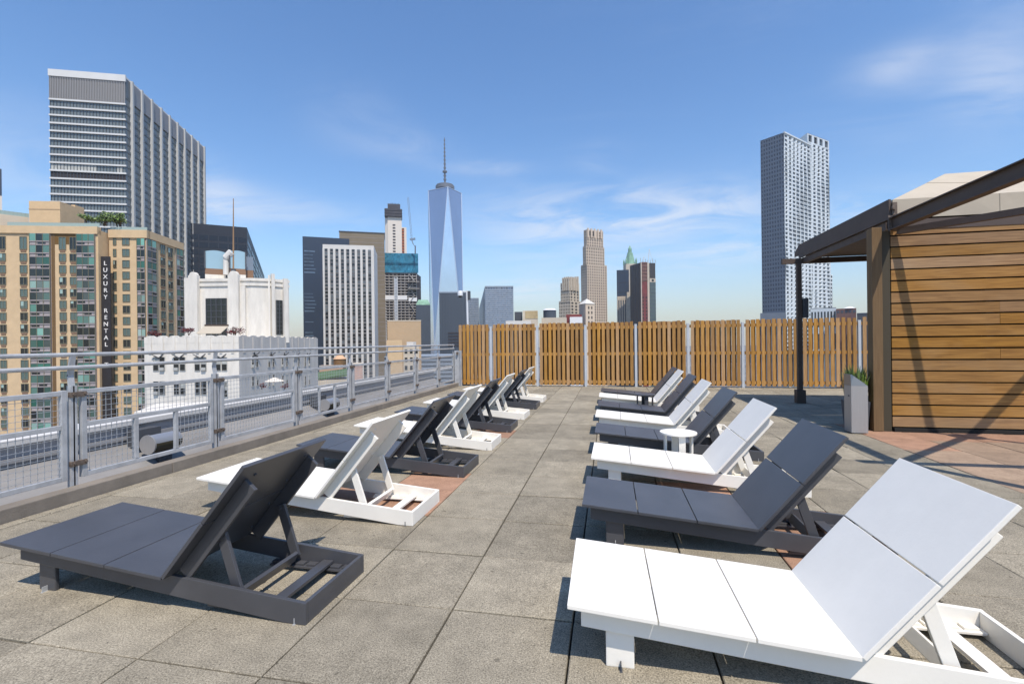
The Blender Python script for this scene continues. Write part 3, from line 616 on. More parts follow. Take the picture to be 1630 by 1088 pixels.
# --- tan apartment house with green glass bays and a vertical sign
F1, Fr1, p1, z1 = corner(156, 361, 118, -6, -180, 357, 176.5, 366)
F2, F3, p2, z2 = corner(232.5, 366.5, 122, -6, 173.5, 363, 290.5, 387)
ap = root('apartment_house', center(p1), 'tan brick apartment tower with green glass bays and a planted roof terrace', 'apartment building')
g = MB(); g.prism(p1, ZB, z1-.8); g.prism(p2, ZB, z2-.6)
zz1 = F1.z_at(100, 372)
g.fbox(F1, 0, F1.L, zz1, z1, -1, .35); g.fbox(F2, 0, F2.L+.35, z2-2.0, z2, -1, .35); g.fbox(F3, 0, F3.L, z2-2.0, z2-.002, -1, .35)
wl = g.build('wall', M['tan'], ap)
pit = 18.55*118/F
def window(fc, s0, s1, z0, z1, name='window', sill=True):
    g = MB(); w = .10; gl = rc.choice([2, 2, 3, 3, 2]); 
    g.fbox(fc, s0, s1, z0, z1, .02, .07, gl)
    for a, b, c, d in ((s0-w, s0, z0-w, z1+w), (s1, s1+w, z0-w, z1+w), (s0, s1, z0-w, z0), (s0, s1, z1, z1+w)): g.fbox(fc, a, b, c, d, .0, .16, 0)
    m = (s0+s1)/2; g.fbox(fc, m-.05, m+.05, z0, z1, .071, .13, 0)
    if rc.random() < .25: g.fbox(fc, s0+.02, m-.06, z0+(z1-z0)*rc.uniform(.3, .7), z1-.02, .075, .09, 4)
    o = g.build(name, [M['tframe'], M['tframe'], M['gg'], M['gd'], M['gp']], ap)
    if sill: g = MB(); g.fbox(fc, s0+.1, s1-.1, z0-.72, z0-.32, .01, .12); g.build('vent_grille', M['sill'], o)
zrow = F1.z_at(100, 378)
for (a, b) in ((0.5, 9.5), (33, 43.5), (95.5, 105.5), (112.5, 122.5)):
    s0, s1 = F1.s_at(a), F1.s_at(b)
    for j in range(16):
        zc = F1.z_at(100, 391)-j*pit; hh = .85
        if j == 0: window(F1, s0, s1, zc-hh, zc+hh+1.2)
        else: window(F1, s0, s1, zc-hh, zc+hh)
for nm, fc, a, b, j0 in (('narrow_window', F2, 181.5, 185.5, 0), ('wide_window', F2, 196, 206.5, 0), ('side_window', F3, 255.5, 262.5, 0), ('side_window', F3, 267.5, 274.5, 0)):
    s0, s1 = fc.s_at(a), fc.s_at(b); zc0 = fc.z_at((a+b)/2, {181.5: 384, 196: 384, 255.5: 399, 267.5: 404}[a])
    for j in range(16):
        zc = zc0-j*pit; window(fc, s0, s1, zc-.85, zc+(.85 if j else 1.5), nm, sill=fc is F3)
def bay(fc, ua, ub, ztop, name='glass_bay', out=.5, split=(.33, .66)):
    s0, s1 = fc.s_at(ua), fc.s_at(ub); g = MB(); z = ztop; r2 = random.Random(int(ua*7)); L_ = s1-s0
    g.fbox(fc, s0, s1, ZB+10, ztop, .01, out*.8, 1)
    cuts = [0]+list(split)+[1]
    for j in range(22):
        base = r2.choice([2, 2, 2, 3, 4, 2, 3])
        for a, b in zip(cuts[:-1], cuts[1:]):
            g.fbox(fc, s0+a*L_+.04, s0+b*L_-.04, z-1.75, z-.08, out*.8+.005, out*.8+.05, base if r2.random() < .72 else r2.choice([2, 3, 3, 4]))
        g.fbox(fc, s0-.02, s1+.02, z-2.05, z-1.8, out*.8+.005, out*.8+.12, 0)
        g.fbox(fc, s0-.02, s1+.02, z-pit, z-pit+.22, out*.8+.005, out*.8+.12, 0)
        aa = r2.choice([.05, .4, .55]); g.fbox(fc, s0+aa*L_, s0+(aa+.4)*L_, z-pit+.24, z-2.08, out*.8+.005, out*.8+.06, 3)
        z -= pit
    for c in cuts: g.fbox(fc, s0+c*L_-.05, s0+c*L_+.05, ZB+10, ztop, out*.8+.006, out*.8+.13, 5)
    g.build(name, [M['spandrel'], M['spandrel'], M['gg'], M['gd'], M['gp'], M['tframe']], ap)
bay(F1, 50, 82, zz1-.02); bay(F1, 124.5, 153, zz1-.02); bay(F2, 219.5, 232, z2-2.1, out=.3, split=(.5,)); bay(F3, 233, 247.5, z2-2.1, out=.3, split=(.5,)); bay(F3, 279.5, 290, z2-2.1, out=.3, split=(.5,))
g = MB(); g.fbox(F1, F1.s_at(82.6), F1.s_at(88), ZB+10, zz1-.03, .0, .05); g.fbox(F1, F1.s_at(88), F1.s_at(124), zz1-2.6, zz1-.03, .0, .03); g.build('painted_recess_shade', M['post'], ap)  # flat dark strips on the wall stand in for recess shade
# roof terrace: penthouse, glass rail, planting
FA, FB, pp, zp = corner(95.5, 320.5, 126, -6, 46, 319, 124, 331)
g = MB(); g.prism(pp, z1-2, zp); g.build('penthouse', M['tan'], ap)
g = MB(); g.fbox(FA, -.05, FA.L+.05, FA.z_at(70, 333.5), FA.z_at(70, 333.5)+.25, 0, .06); g.build('penthouse_ledge', M['tan2'], ap)
FA2, FB2, pp2, zp2 = corner(119.5, 326, 131, -6, 113, 325, 134, 335)
g = MB(); g.prism(pp2, z1-2, zp2); g.build('stair_head', M['tan'], ap)
FA3, _, pp3, zp3 = front(-170, 46, 346, 127, -6, 6)
g = MB(); g.prism(pp3, z1-2, zp3); g.build('setback_floor', M['tan3'], ap)
g = MB(); g.fbox(FA3, 0, FA3.L, zp3, zp3+1.05, -.3, -.25)
for i in range(30): g.fbox(FA3, FA3.L*i/30, FA3.L*i/30+.06, zp3, zp3+1.1, -.24, -.18)
g.fbox(F1, F1.s_at(10), F1.L, z1+.01, z1+1.0, -.5, -.45); g.build('glass_railing', M['rail'], ap)
g = MB(); g.fbox(F2, 0, F2.L, z2+.01, z2+.9, -.5, -.45); g.build('terrace_railing', M['rail'], ap)
g = MB(); g.fbox(FB, 1.0, 2.1, z1, z1+2.2, .01, .08); g.build('door', M['brown'], ap)
def leaves(mb, c, rad, n, size, rg, squash=1.):
    for _ in range(n):
        while True:
            q = Vector((rg.uniform(-1, 1), rg.uniform(-1, 1), rg.uniform(-1, 1)))
            if .25 < q.length < 1: break
        q *= .75+.25*math.sin(q.x*5+q.y*4+q.z*6); p = Vector(c)+Vector((q.x*rad, q.y*rad, q.z*rad*squash)); a = Vector((rg.gauss(0, 1), rg.gauss(0, 1), rg.gauss(0, 1))).normalized(); b = a.orthogonal().normalized(); d = a.cross(b); s = size*rg.uniform(.6, 1.3)
        mb.poly([p-b*s*.5, p+d*s*.25, p+b*s*.5, p-d*s*.25])
def shrub(name, u, v, D, rad, h, mats, label, cat, group, n=420, size=.3, seed=1, zbase=None):
    p = at(u, v, D); rg = random.Random(seed); r = root(name, (p.x, p.y, p.z-h*.5), label, cat, group); g = MB()
    for _ in range(7): c = p+Vector((rg.uniform(-.6, .6)*rad, rg.uniform(-.5, .5)*rad, rg.uniform(-.25, .3)*h)); leaves(g, c, rad*rg.uniform(.35, .6), n//7, size, rg, h/rad/2)
    g.build('crown', mats, r); g = MB()
    for _ in range(4): g.tube(p+Vector((rg.uniform(-.2, .2)*rad, 0, -h*.6)), p+Vector((rg.uniform(-.6, .6)*rad, rg.uniform(-.3, .3), h*.15)), .05*rad, 6, .02*rad)
    g.build('trunk', M['bark'], r); return r
shrub('roof_tree', 138, 347, 120.5, 2.6, 2.8, M['leaf'], 'small green tree beside the tan penthouse on the apartment roof', 'tree', 'trees on the apartment roof terrace', n=700, seed=1, size=.5)
shrub('roof_tree', 167, 346, 121.5, 3.6, 3.6, M['leaf'], 'bushiest green tree in the middle of the apartment roof terrace', 'tree', 'trees on the apartment roof terrace', n=1300, seed=2, size=.5)
shrub('roof_tree', 190, 348, 122.5, 3.2, 3.4, M['leaf'], 'spreading green tree above the right end of the apartment roof terrace', 'tree', 'trees on the apartment roof terrace', n=1200, seed=3, size=.5)
for i, (u, lb) in enumerate(((20, 'low hedge at the left end of the apartment roof edge'), (56, 'low hedge under the penthouse wall on the apartment roof'), (84, 'dark hedge on the apartment roof below the penthouse corner'))): shrub('roof_hedge', u, 357.5, 119, 1.5, .9, M['leafd'], lb, 'hedge', 'hedges on the apartment roof edge', n=260, seed=10+i, size=.3)
# vertical sign on the return wall
s0, s1 = Fr1.s_at(160.5, 450), Fr1.s_at(174.5, 450); fz = Fr1.z_at(167, 408)
sg = root('vertical_sign', tuple(Fr1.p((s0+s1)/2, fz-25)), 'black vertical sign with white letters reading LUXURY RENTAL down the tan tower', 'sign')
s0, s1 = Fr1.s_at(161, 450), Fr1.s_at(174.5, 450)
g = MB(); fwd = cw(math.sin(R(-6)), math.cos(R(-6))); SF = Face(hit(Vector((Fr1.p(s0, 0, .05).x, Fr1.p(s0, 0, .05).y, 0)), 0, 1, 160.8, 450), hit(Vector((Fr1.p(s0, 0, .05).x, Fr1.p(s0, 0, .05).y, 0)), 0, 1, 160.8, 450)+cw(math.cos(R(-6)), -math.sin(R(-6)))*2.12)
zs = SF.z_at(167, 408); g.fbox(SF, 0, SF.L, zs-46, zs, -.25, 0); g.build('board', M['sign'], sg)
for i, ch in enumerate('LUXURY RENTAL  T'):
    if ch == ' ': continue
    cu = bpy.data.curves.new('letter', 'FONT'); cu.body = ch; cu.size = 1.45; cu.align_x = 'CENTER'; cu.extrude = .04; cu.offset = .012
    tmp = bpy.data.objects.new('letter', cu); C.objects.link(tmp); bpy.context.view_layer.update()
    me = bpy.data.meshes.new_from_object(tmp.evaluated_get(bpy.context.evaluated_depsgraph_get())); bpy.data.objects.remove(tmp)
    o = bpy.data.objects.new('letter', me); me.materials.clear(); me.materials.append(M['letter']); C.objects.link(o); o.parent = sg
    v = 418+i*10.75; p = SF.p(SF.L/2, SF.z_at(167, v+4), .06)-Vector(sg.location)
    o.matrix_local = Matrix.Translation(p) @ Matrix.Rotation(math.atan2(SF.t.y, SF.t.x), 4, 'Z') @ Matrix.Rotation(R(90), 4, 'X')

# --- white stone art-deco block
FL, FR, pts, zt = corner(379.5, 535, 75, -3.4, 229.5, 535, 505.5, 537)
db = root('stone_building', center(pts), 'white art-deco stone building with a stepped tower and paired windows', 'building')
g = MB(); g.prism(pts, ZB, zt-1.0)
g.fbox(FL, 0, FL.L+.0, zt-1.0, zt, -.5, .02); wl = g.build('wall', M['stone'], db)
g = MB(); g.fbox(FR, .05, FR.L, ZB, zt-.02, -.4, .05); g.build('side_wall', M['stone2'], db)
def scallops(fc, n, m):
    g = MB(); 
    for i in range(n):
        c = fc.L*(i+.5)/n; w = fc.L/n*.36; pr_ = [(c+w*math.cos(math.pi*k/8), .2*math.sin(math.pi*k/8)) for k in range(9)]
        for k in range(8):
            a, b = pr_[k], pr_[k+1]; g.hexa([fc.p(b[0], zt+.001, .04), fc.p(a[0], zt+.001, .04), fc.p(a[0], zt+.001, -.4), fc.p(b[0], zt+.001, -.4), fc.p(b[0], zt+max(.002, b[1]), .04), fc.p(a[0], zt+max(.002, a[1]), .04), fc.p(a[0], zt+max(.002, a[1]), -.4), fc.p(b[0], zt+max(.002, b[1]), -.4)])
        g.fbox(fc, c-w*.3, c+w*.3, zt-2.6, zt-.01, .051, .12)
    g.build('scalloped_parapet', m, db)
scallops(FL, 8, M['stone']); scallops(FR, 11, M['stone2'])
def sash(fc, s0, s1, z0, z1, off=.05):
    g = MB(); g.fbox(fc, s0, s1, z0, z1, off, off+.03, 1); w = .05; zm = (z0+z1)/2
    for a, b, c, d in ((s0-w, s0, z0-w, z1+w), (s1, s1+w, z0-w, z1+w), (s0, s1, z0-w, z0), (s0, s1, z1, z1+w), (s0, s1, zm-.05, zm+.05)): g.fbox(fc, a, b, c, d, off-.01, off+.09, 0)
    if rc.random() < .4: g.fbox(fc, s0+.02, s1-.02, zm+.1, z1-.02, off+.031, off+.04, 2)
    if rc.random() < .25: g.fbox(fc, s0+.05, s1-.05, z0, z0+.45, off+.031, off+.3, 0)
    g.build('window', [M['frame'], M['gd'], M['blind']], db)
def bracket_x(fc, c, z):
    g = MB()
    for sg_ in (-1, 1): g.bar(fc.p(c, z, .12), fc.p(c+sg_*.95, z+.62, .45), .16, .10); g.bar(fc.p(c-sg_*.5, z-.1, .2), fc.p(c+sg_*.7, z+.25, .2), .10, .07)
    g.build('ornament', M['steel'], db)
for (u, n) in ((253.5, 0), (286, 0), (319.5, 0), (352.5, 0)):
    zc = FL.z_at(u, 579)
    for dv in (0, 38):
        zc = FL.z_at(u, 579+dv)
        for d in (-5, 5): s = FL.s_at(u+d, 579); sash(FL, s-.37, s+.37, zc-1.0, zc+1.0, .03)
    bracket_x(FL, FL.s_at(u, 566), FL.z_at(u, 569.5))
for u in (405, 431, 452.5, 471.5, 488.5):
    for dv in (0, 30):
        zc = FR.z_at(u, 575+dv)
        for d in (-3.6, 3.2): s = FR.s_at(u+d, 575); sash(FR, s-.36, s+.36, zc-.95, zc+.95, .06)
    bracket_x(FR, FR.s_at(u, 566), FR.z_at(u, 566))
s = FL.s_at(357, 615); 
for d in (0,): sash(FL, s-.5, s+.5, FL.z_at(357, 620)-1.1, FL.z_at(357, 620)+1.1, .03)
# upper tower
DT = 90.; P0 = at(399, 480, DT)
TF = Face(hit(P0, -1, .03, 295, 480), Vector((P0.x, P0.y))); c1 = hit(P0, .93, .36, 430.5, 480); TC = Face(TF.b, c1); c2 = hit(Vector((c1.x, c1.y, 0)), .62, .78, 460, 480); TR = Face(c1, c2)
tp = [TF.a, TF.b, c1, c2, c2+cw(-4.5, 5.), TF.a+cw(2.5, 11.), TF.a+cw(-1.6, 5.)]; zT = TF.z_at(345, 443)
g = MB(); g.prism(tp, zt-1, zT); g.build('tower_wall', M['stone'], db)
for dz, o in ((-.55, .22), (-1.45, .22)):
    g = MB()
    for fc in (TF, TC, TR): g.fbox(fc, -.05, fc.L+.05, zT+dz, zT+dz+.5, .01, o)
    g.build('cornice', M['stone'], db)
def pier(fc, ua, ub, ztop, out, round_=True):
    a, b = fc.s_at(ua, 480), fc.s_at(ub, 480); g = MB(); g.fbox(fc, a, b, zt-1, ztop, .02, out); 
    if round_:
        c, w = (a+b)/2, (b-a)/2; n = 10; q = [(c+w*.75*math.cos(math.pi*k/n), w*.75*math.sin(math.pi*k/n)) for k in range(n+1)]
        for k in range(n): A_, B_ = q[k], q[k+1]; g.hexa([fc.p(B_[0], ztop, out), fc.p(A_[0], ztop, out), fc.p(A_[0], ztop, .02), fc.p(B_[0], ztop, .02), fc.p(B_[0], ztop+B_[1]+.002, out), fc.p(A_[0], ztop+A_[1]+.002, out), fc.p(A_[0], ztop+A_[1]+.002, .02), fc.p(B_[0], ztop+B_[1]+.002, .02)])
    g.build('pier', M['stone'], db)
zz = TF.z_at(375, 438); pier(TF, 305, 319, zz, .9); pier(TF, 367.5, 383.5, zz, .9); pier(TF, 296.5, 305, zz-.4, .5, False); pier(TF, 384, 392, TF.z_at(388, 455), .4, False)
pier(TC, 427.5, 430.4, TC.z_at(429, 438), .5, False); pier(TR, 431, 436, TR.z_at(433, 436), .5, False); pier(TR, 449.5, 456.5, TR.z_at(453, 444), .7, False)
def bigwin(fc, ua, ub, va, vb, nx, nz):
    a, b = fc.s_at(ua, 490), fc.s_at(ub, 490); z1_, z0_ = fc.z_at((ua+ub)/2, va), fc.z_at((ua+ub)/2, vb); g = MB(); g.fbox(fc, a, b, z0_, z1_, .01, .05, 1)
    for i in range(nx+1): q = a+(b-a)*i/nx; g.fbox(fc, q-.07, q+.07, z0_, z1_, .051, .14, 0)
    for i in range(nz+1): q = z0_+(z1_-z0_)*i/nz; g.fbox(fc, a, b, q-.05, q+.05, .052, .12, 0)
    g.build('tower_window', [M['steel'], M['gd']], db)
bigwin(TF, 328.5, 361, 475, 534, 4, 6); bigwin(TR, 439.5, 449, 478, 532, 2, 8)
# mirrored screens, flue and mast on the tower roof
for (a, b, az, dep) in ((326, 359, 4, 5), (365.5, 391, 4, 6)):
    f_, fr_, pp, zp = front(a, b, 402, 99, az, dep); zlo = f_.z_at((a+b)/2, 438); zmid = f_.z_at((a+b)/2, 427.5)
    g = MB(); g.prism(pp, zmid, zp, 0)
    n = 8; A_ = f_.L
    for k in range(n):
        q0, q1 = A_*k/n, A_*(k+1)/n; h = lambda q: .3*math.sin(math.pi*q/A_); g.hexa([f_.p(q0, zp, 0), f_.p(q1, zp, 0), f_.p(q1, zp, -dep), f_.p(q0, zp, -dep), f_.p(q0, zp+h(q0)+.002, 0), f_.p(q1, zp+h(q1)+.002, 0), f_.p(q1, zp+h(q1)+.002, -dep), f_.p(q0, zp+h(q0)+.002, -dep)], 0)
    g.prism(pp, zmid-1.2, zmid-.01, 1); g.prism(pp, zT-.5, zmid-1.21, 2); g.build('mirrored_screen', [M['blueg'], M['sill'], M['stone']], db); g = MB()
    for q in (0, f_.L): g.fbox(f_, q-.12, q+.12, zmid, zp, .01, .2)
    g.build('screen_frame', M['steel'], db)
f_, fr_, pp, zp = front(391.5, 403, 409, 101, 4, 5); g = MB(); g.prism(pp, f_.z_at(397, 430), zp); g.prism(pp, zT-.5, f_.z_at(397, 430)-.01, 1); g.build('side_screen', [M['bglass'], M['sill']], db)
p = at(360, 437, 98); q = at(360, 409, 98); q2 = at(369, 401, 98)
g = MB(); g.tube(p, q, .55, 12); g.tube(q-Vector((0, 0, .2)), q2, .75, 12); g.build('flue_pipe', M['wht'], db)
m0 = at(371.5, 436, 98); m1 = at(371.5, 316, 98)
ms = root('flag_mast', tuple(m0), 'thin tall rust-coloured mast rising above the stone tower roof', 'mast'); g = MB(); g.tube(m0, m1, .20, 8, .07); g.build('mast', mat('mast_tan', (.28, .17, .09), .8), ms); g = MB(); g.tube(m0, m0+Vector((0, 0, 1)), .5, 10); g.build('base', M['steel'], ms)
# awning and red plants on the deco terrace
a0 = at(312, 531, 77); a1 = at(351, 531, 77); aw = root('terrace_awning', tuple((a0+a1)/2), 'pale beige awning over the roof terrace between red shrubs', 'awning'); g = MB(); dn = cw(0, 1)
b0 = Vector((a0.x, a0.y, a0.z)); b1 = Vector((a1.x, a1.y, a1.z)); bk_ = Vector((dn.x, dn.y, 0))*2.2+Vector((0, 0, 1.25))
g.hexa([b0, b1, b1+bk_, b0+bk_]+[x+Vector((0, 0, .08)) for x in (b0, b1, b1+bk_, b0+bk_)]); g.build('fabric', M['canvas'], aw); g = MB(); g.bar(b0+bk_+Vector((0, 0, .2)), b1+bk_+Vector((0, 0, .2)), .15, .25); g.build('case', M['brown'], aw)
for i, (u, v, rad, h, lb) in enumerate(((372, 524, 1.9, 1.9, 'largest dark red shrub right of the terrace awning'), (252, 531, 1.3, 1.3, 'dark red shrub over the left end of the scalloped parapet'), (300, 526, 1.0, 1.5, 'dark red shrub just left of the terrace awning'))): shrub('red_shrub', u, v, 77, rad, h, M['redleaf'], lb, 'shrub', 'red shrubs on the stone building terrace', n=420, size=.26, seed=30+i)
# low white roof, terrace with parasol in front of the deco block
f_, fr_, pp, zp = front(213, 505, 640, 66, -3.4, 8.7); lt = root('low_terrace', center(pp), 'low white roof terrace at the foot of the stone building', 'terrace'); g = MB(); g.prism(pp, ZB, zp); g.build('roof', M['stone'], lt)
p = at(437, 604, 66); um = root('patio_umbrella', (p.x, p.y, p.z-2.1), 'open cream patio umbrella on the far terrace among red plants', 'umbrella'); g = MB(); g.tube(p-Vector((0, 0, 2.1)), p, .04, 8); g.build('pole', M['frame'], um)
g = MB(); n = 10
for k in range(n): a, b = 6.2832*k/n, 6.2832*(k+1)/n; g.poly([p+Vector((0, 0, .35)), p+Vector((1.3*math.cos(a), 1.3*math.sin(a), -.2)), p+Vector((1.3*math.cos(b), 1.3*math.sin(b), -.2))])
g.build('canopy', M['parasol'], um)
for i, (u, lb) in enumerate(((417, 'red planting left of the cream patio umbrella'), (453, 'red planting right of the cream patio umbrella'))): shrub('red_planter', u, 613, 65.5, .8, .9, M['redleaf'], lb, 'plant', 'red plants round the patio umbrella', n=220, size=.2, seed=50+i)

# --- black tower behind
FL, FR, pts, zt = corner(393, 362, 300, -25, 300, 360, 420.5, 398)
bt = root('black_tower', center(pts), 'black flat-topped office block behind the white stone tower', 'office tower'); g = MB(); g.prism(pts, ZB, zt); g.build('wall', M['blk'], bt)
for k in range(18):
    z = zt-6.6-k*4.6; 
    for fc, nm in ((FL, 'front'), (FR, 'side')):
        g = MB(); n = 6
        for i in range(n): g.fbox(fc, fc.L*(i+.06)/n, fc.L*(i+.94)/n, z-3., z, .01, .08)
        g.build('window_band', M['blk2'], bt)
# --- navy tower, striped tower, brown slab
f_, fr_, pts, zt = front(481.5, 556, 380, 560, -5, 50); nv = root('navy_tower', center(pts), 'dark navy slab tower with pale horizontal streaks', 'office tower')
g = MB(); g.prism(pts, ZB, zt); g.build('wall', M['navy'], nv)
for k in range(26):
    if rc.random() < .2: continue
    z = f_.z_at(495, 401+k*5.6); g = MB(); g.fbox(f_, f_.s_at(483.5+rc.random()*2), f_.s_at(503-rc.random()*6), z, z+.9+rc.random()*.8, .02, .3); g.build('floor_strip', M['navyl'], nv)  # paler navy strips of random length along the floors
f_, fr_, pts, zt = front(540, 612, 372, 620, 2, 40); bs = root('brown_slab_tower', center(pts), 'brown windowless slab tower behind the striped white one', 'office tower'); g = MB(); g.prism(pts, ZB, zt); g.build('wall', M['brownslab'], bs)
g = MB(); g.fbox(f_, -.5, f_.L+.5, zt+.01, zt+1.2, -39, .6); g.build('roof_edge', M['steel'], bs)
g = MB()
for k in range(30): g.fbox(f_, 0, f_.L, zt-6*k-6.3, zt-6*k-6, .01, .12)
g.build('joint_lines', M['spandrel'], bs)
FL, FR, pts, zt = corner(595, 391, 480, -12, 513.5, 390, 600.5, 398); st = root('striped_tower', center(pts), 'white tower striped with nine dark columns of windows', 'office tower')
g = MB(); g.prism(pts, ZB, zt); g.build('wall', M['wht'], st); zs = FL.z_at(550, 396.5)
n = 9
for i in range(n):
    u0 = 517.3+i*8.62; s0, s1 = FL.s_at(u0, 450), FL.s_at(u0+4.7, 450); g = MB(); k = 0; z = zs
    while z > ZB+10: g.fbox(FL, s0, s1, z-2.2, z, .01, .04, 1 if rc.random() < .75 else 2); g.fbox(FL, s0, s1, z-3.5, z-2.21, .01, .06, 0); z -= 3.5
    g.build('window_strip', [M['bronze'], M['gd'], M['glt2']], st)
for i in range(n+1):
    u0 = 517.3+i*8.62-3.92; s0, s1 = FL.s_at(u0+.3, 450), FL.s_at(u0+3.6, 450); g = MB(); g.fbox(FL, max(0, s0), min(FL.L, s1), ZB, zs+.3, .01, .9); g.build('pilaster', M['wht'], st)

# --- tower under construction with blue netting, hoist mast and crane
f_, fr_, pts, zt = front(612, 664, 404, 650, 6, 40); ct = root('construction_tower', center(pts), 'unfinished concrete tower wrapped in blue netting at its top floors', 'building under construction'); zn = f_.z_at(640, 434)
g = MB(); z = zn; 
while z > ZB: g.fbox(f_, 0, f_.L*.97, z-1.1, z, -38, 0); z -= 3.75
g.build('floor_slab_stack', M['conc'], ct); g = MB(); g.prism([f_.a+(f_.b-f_.a)*.02+cw(0, 4), f_.a+(f_.b-f_.a)*.95+cw(0, 4), f_.a+(f_.b-f_.a)*.95+cw(0, 36), f_.a+(f_.b-f_.a)*.02+cw(0, 36)], ZB, zn); g.build('core', M['slabd'], ct)
g = MB()
for i in range(9): g.fbox(f_, f_.L*.96*i/8, f_.L*.96*i/8+.9, ZB, zn, -1.5, -.4)
g.build('column_row', M['conc'], ct)
g = MB(); nx, nz = 26, 8; rg = random.Random(8); gr_ = [[rg.uniform(0, .8) for _ in range(nz+1)] for _ in range(nx+1)]
for i in range(nx):
    for j in range(nz): z0, z1_ = zn+(zt-zn)*j/nz, zn+(zt-zn)*(j+1)/nz; A_ = lambda i, j, z: f_.p(f_.L*1.03*i/nx, z, .6+gr_[i][j]+(1.2 if j >= 4 else 0)); g.poly([A_(i, j, z0), A_(i+1, j, z0), A_(i+1, j+1, z1_), A_(i, j+1, z1_)])
shell(g, [p+Vector((0, 0)) for p in pts], zn, zt-.2); g.build('blue_netting', M['net'], ct)
za, zb_ = f_.z_at(640, 477), f_.z_at(640, 470.5); g = MB(); g.fbox(f_, 0, f_.L*.68, zb_-5.5, zb_, .02, .6); g.fbox(f_, f_.L*.72, f_.L*.98, zb_-7.5, zb_-2.5, .02, .6); g.build('white_wrap', M['wrap'], ct)
s = f_.s_at(630.5, 470); g = MB()
for d in (-2.0, 2.0): g.fbox(f_, s+d-.35, s+d+.35, ZB, f_.z_at(630, 441), .8, 1.5)
z = ZB
while z < f_.z_at(630, 441): g.fbox(f_, s-2, s+2, z, z+.4, .9, 1.4); z += 2.
g.fbox(f_, s-1.6, s+1.6, ZB, f_.z_at(630, 443), .61, .75); g.build('hoist_mast', M['pole'], ct)
g = MB(); s = f_.s_at(655, 470); zz_ = [f_.z_at(655, v) for v in (510, 495, 482, 470, 458, 447, 436)]
for i in range(6): g.bar(f_.p(s+(4 if i % 2 else -3), zz_[i], 1.2), f_.p(s+(-3 if i % 2 else 4), zz_[i+1], 1.2), .8, .8)
for v in (449, 460): g.fbox(f_, f_.L*.7, f_.L*1.06, f_.z_at(650, v), f_.z_at(650, v)+.9, .5, 5)
g.build('brace', M['conc'], ct)
b0 = at(661, 404, 640); b1 = at(655.5, 382, 640); b2 = at(649.5, 314, 640); cr = root('tower_crane', tuple(b0), 'grey luffing tower crane leaning above the blue netting', 'crane')
g = MB(); g.bar(b0, at(661, 391, 640), 1.5, 1.5); g.build('crane_mast', M['mastm'], cr); mg = mat('crane_grey', (.20, .25, .31), .6)
g = MB(); k = 14
for i in range(k):
    p, q = b1.lerp(b2, i/k), b1.lerp(b2, (i+1)/k); d = Vector((cw(1, 0).x, cw(1, 0).y, 0))*(.9 if i else .5); g.bar(p-d, q-d, .35, .35); g.bar(p+d, q+d, .35, .35); g.bar(p-d, q+d, .25, .25)
g.build('jib', mg, cr); g = MB(); g.bar(at(652.5, 381, 640), at(661, 380, 640), 2.0, 2.6); g.bar(b1, at(657.5, 388, 640), 1.2, 1.2); g.bar(at(657.5, 388, 640), at(661, 393, 640), .9, .9); g.build('machinery_deck', mg, cr)
# --- cream tower being topped out behind
FL, FR, pts, zt = corner(617, 330, 900, 70, 612, 330, 639.5, 330); 
f_, fr_, pts, zt = front(617, 639.3, 346, 900, 4, 22); ctw = root('cream_tower', center(pts), 'slim cream concrete tower with dark formwork on top', 'building under construction')
g = MB(); g.prism(pts, ZB, zt); f2, _, p2_, z2_ = front(639.4, 647, 362, 905, 4, 16); g.prism(p2_, ZB, z2_); fl_ = Face(pts[3]-(pts[1]-pts[0])*.25, pts[0]); g.prism([pts[0]+cw(-6, 4), pts[0]+cw(-.01, 1.5), pts[3], pts[3]+cw(-6, 0)], ZB, zt-1); g.build('wall', M['cream'], ctw)
for k in range(14): z = f_.z_at(628, 357+k*4.65); g = MB(); g.fbox(f_, f_.s_at(625.2, 380), f_.s_at(629.6, 380), z-2.9, z, .02, .12); g.build('opening', M['slabd'], ctw)
s = f2.s_at(641.7, 380); g = MB(); g.fbox(f2, f2.s_at(639.8, 380), f2.s_at(643.5, 380), ZB, z2_-2, .02, 1.0); g.build('hoist', M['orange'], ctw)
for k in range(10): z = f2.z_at(642, 363.5+k*4.6); g = MB(); g.fbox(f2, f2.s_at(640.2, 380), f2.s_at(643, 380), z-2.2, z, 1.01, 1.1); g.build('opening', M['slabd'], ctw)
fa, _, pa, zc_ = front(612, 640, 331, 897, 4, 26); g = MB(); g.prism(pa, zt+.1, zc_-2); fa2, _, pa2, zc2 = front(617, 637, 325, 899, 4, 20); g.prism(pa2, zc_-1.99, zc2); 
for i in range(8): g.fbox(fa2, fa2.L*i/8, fa2.L*i/8+.8, zc2, zc2+rc.uniform(1, 3), -4, -3)
for k in range(3): g.fbox(fa, -.5, fa.L+.5, zt+1+(zc_-zt-3)*k/2.6, zt+1.7+(zc_-zt-3)*k/2.6, 0, .8)
g.build('formwork', M['formwork'], ctw)
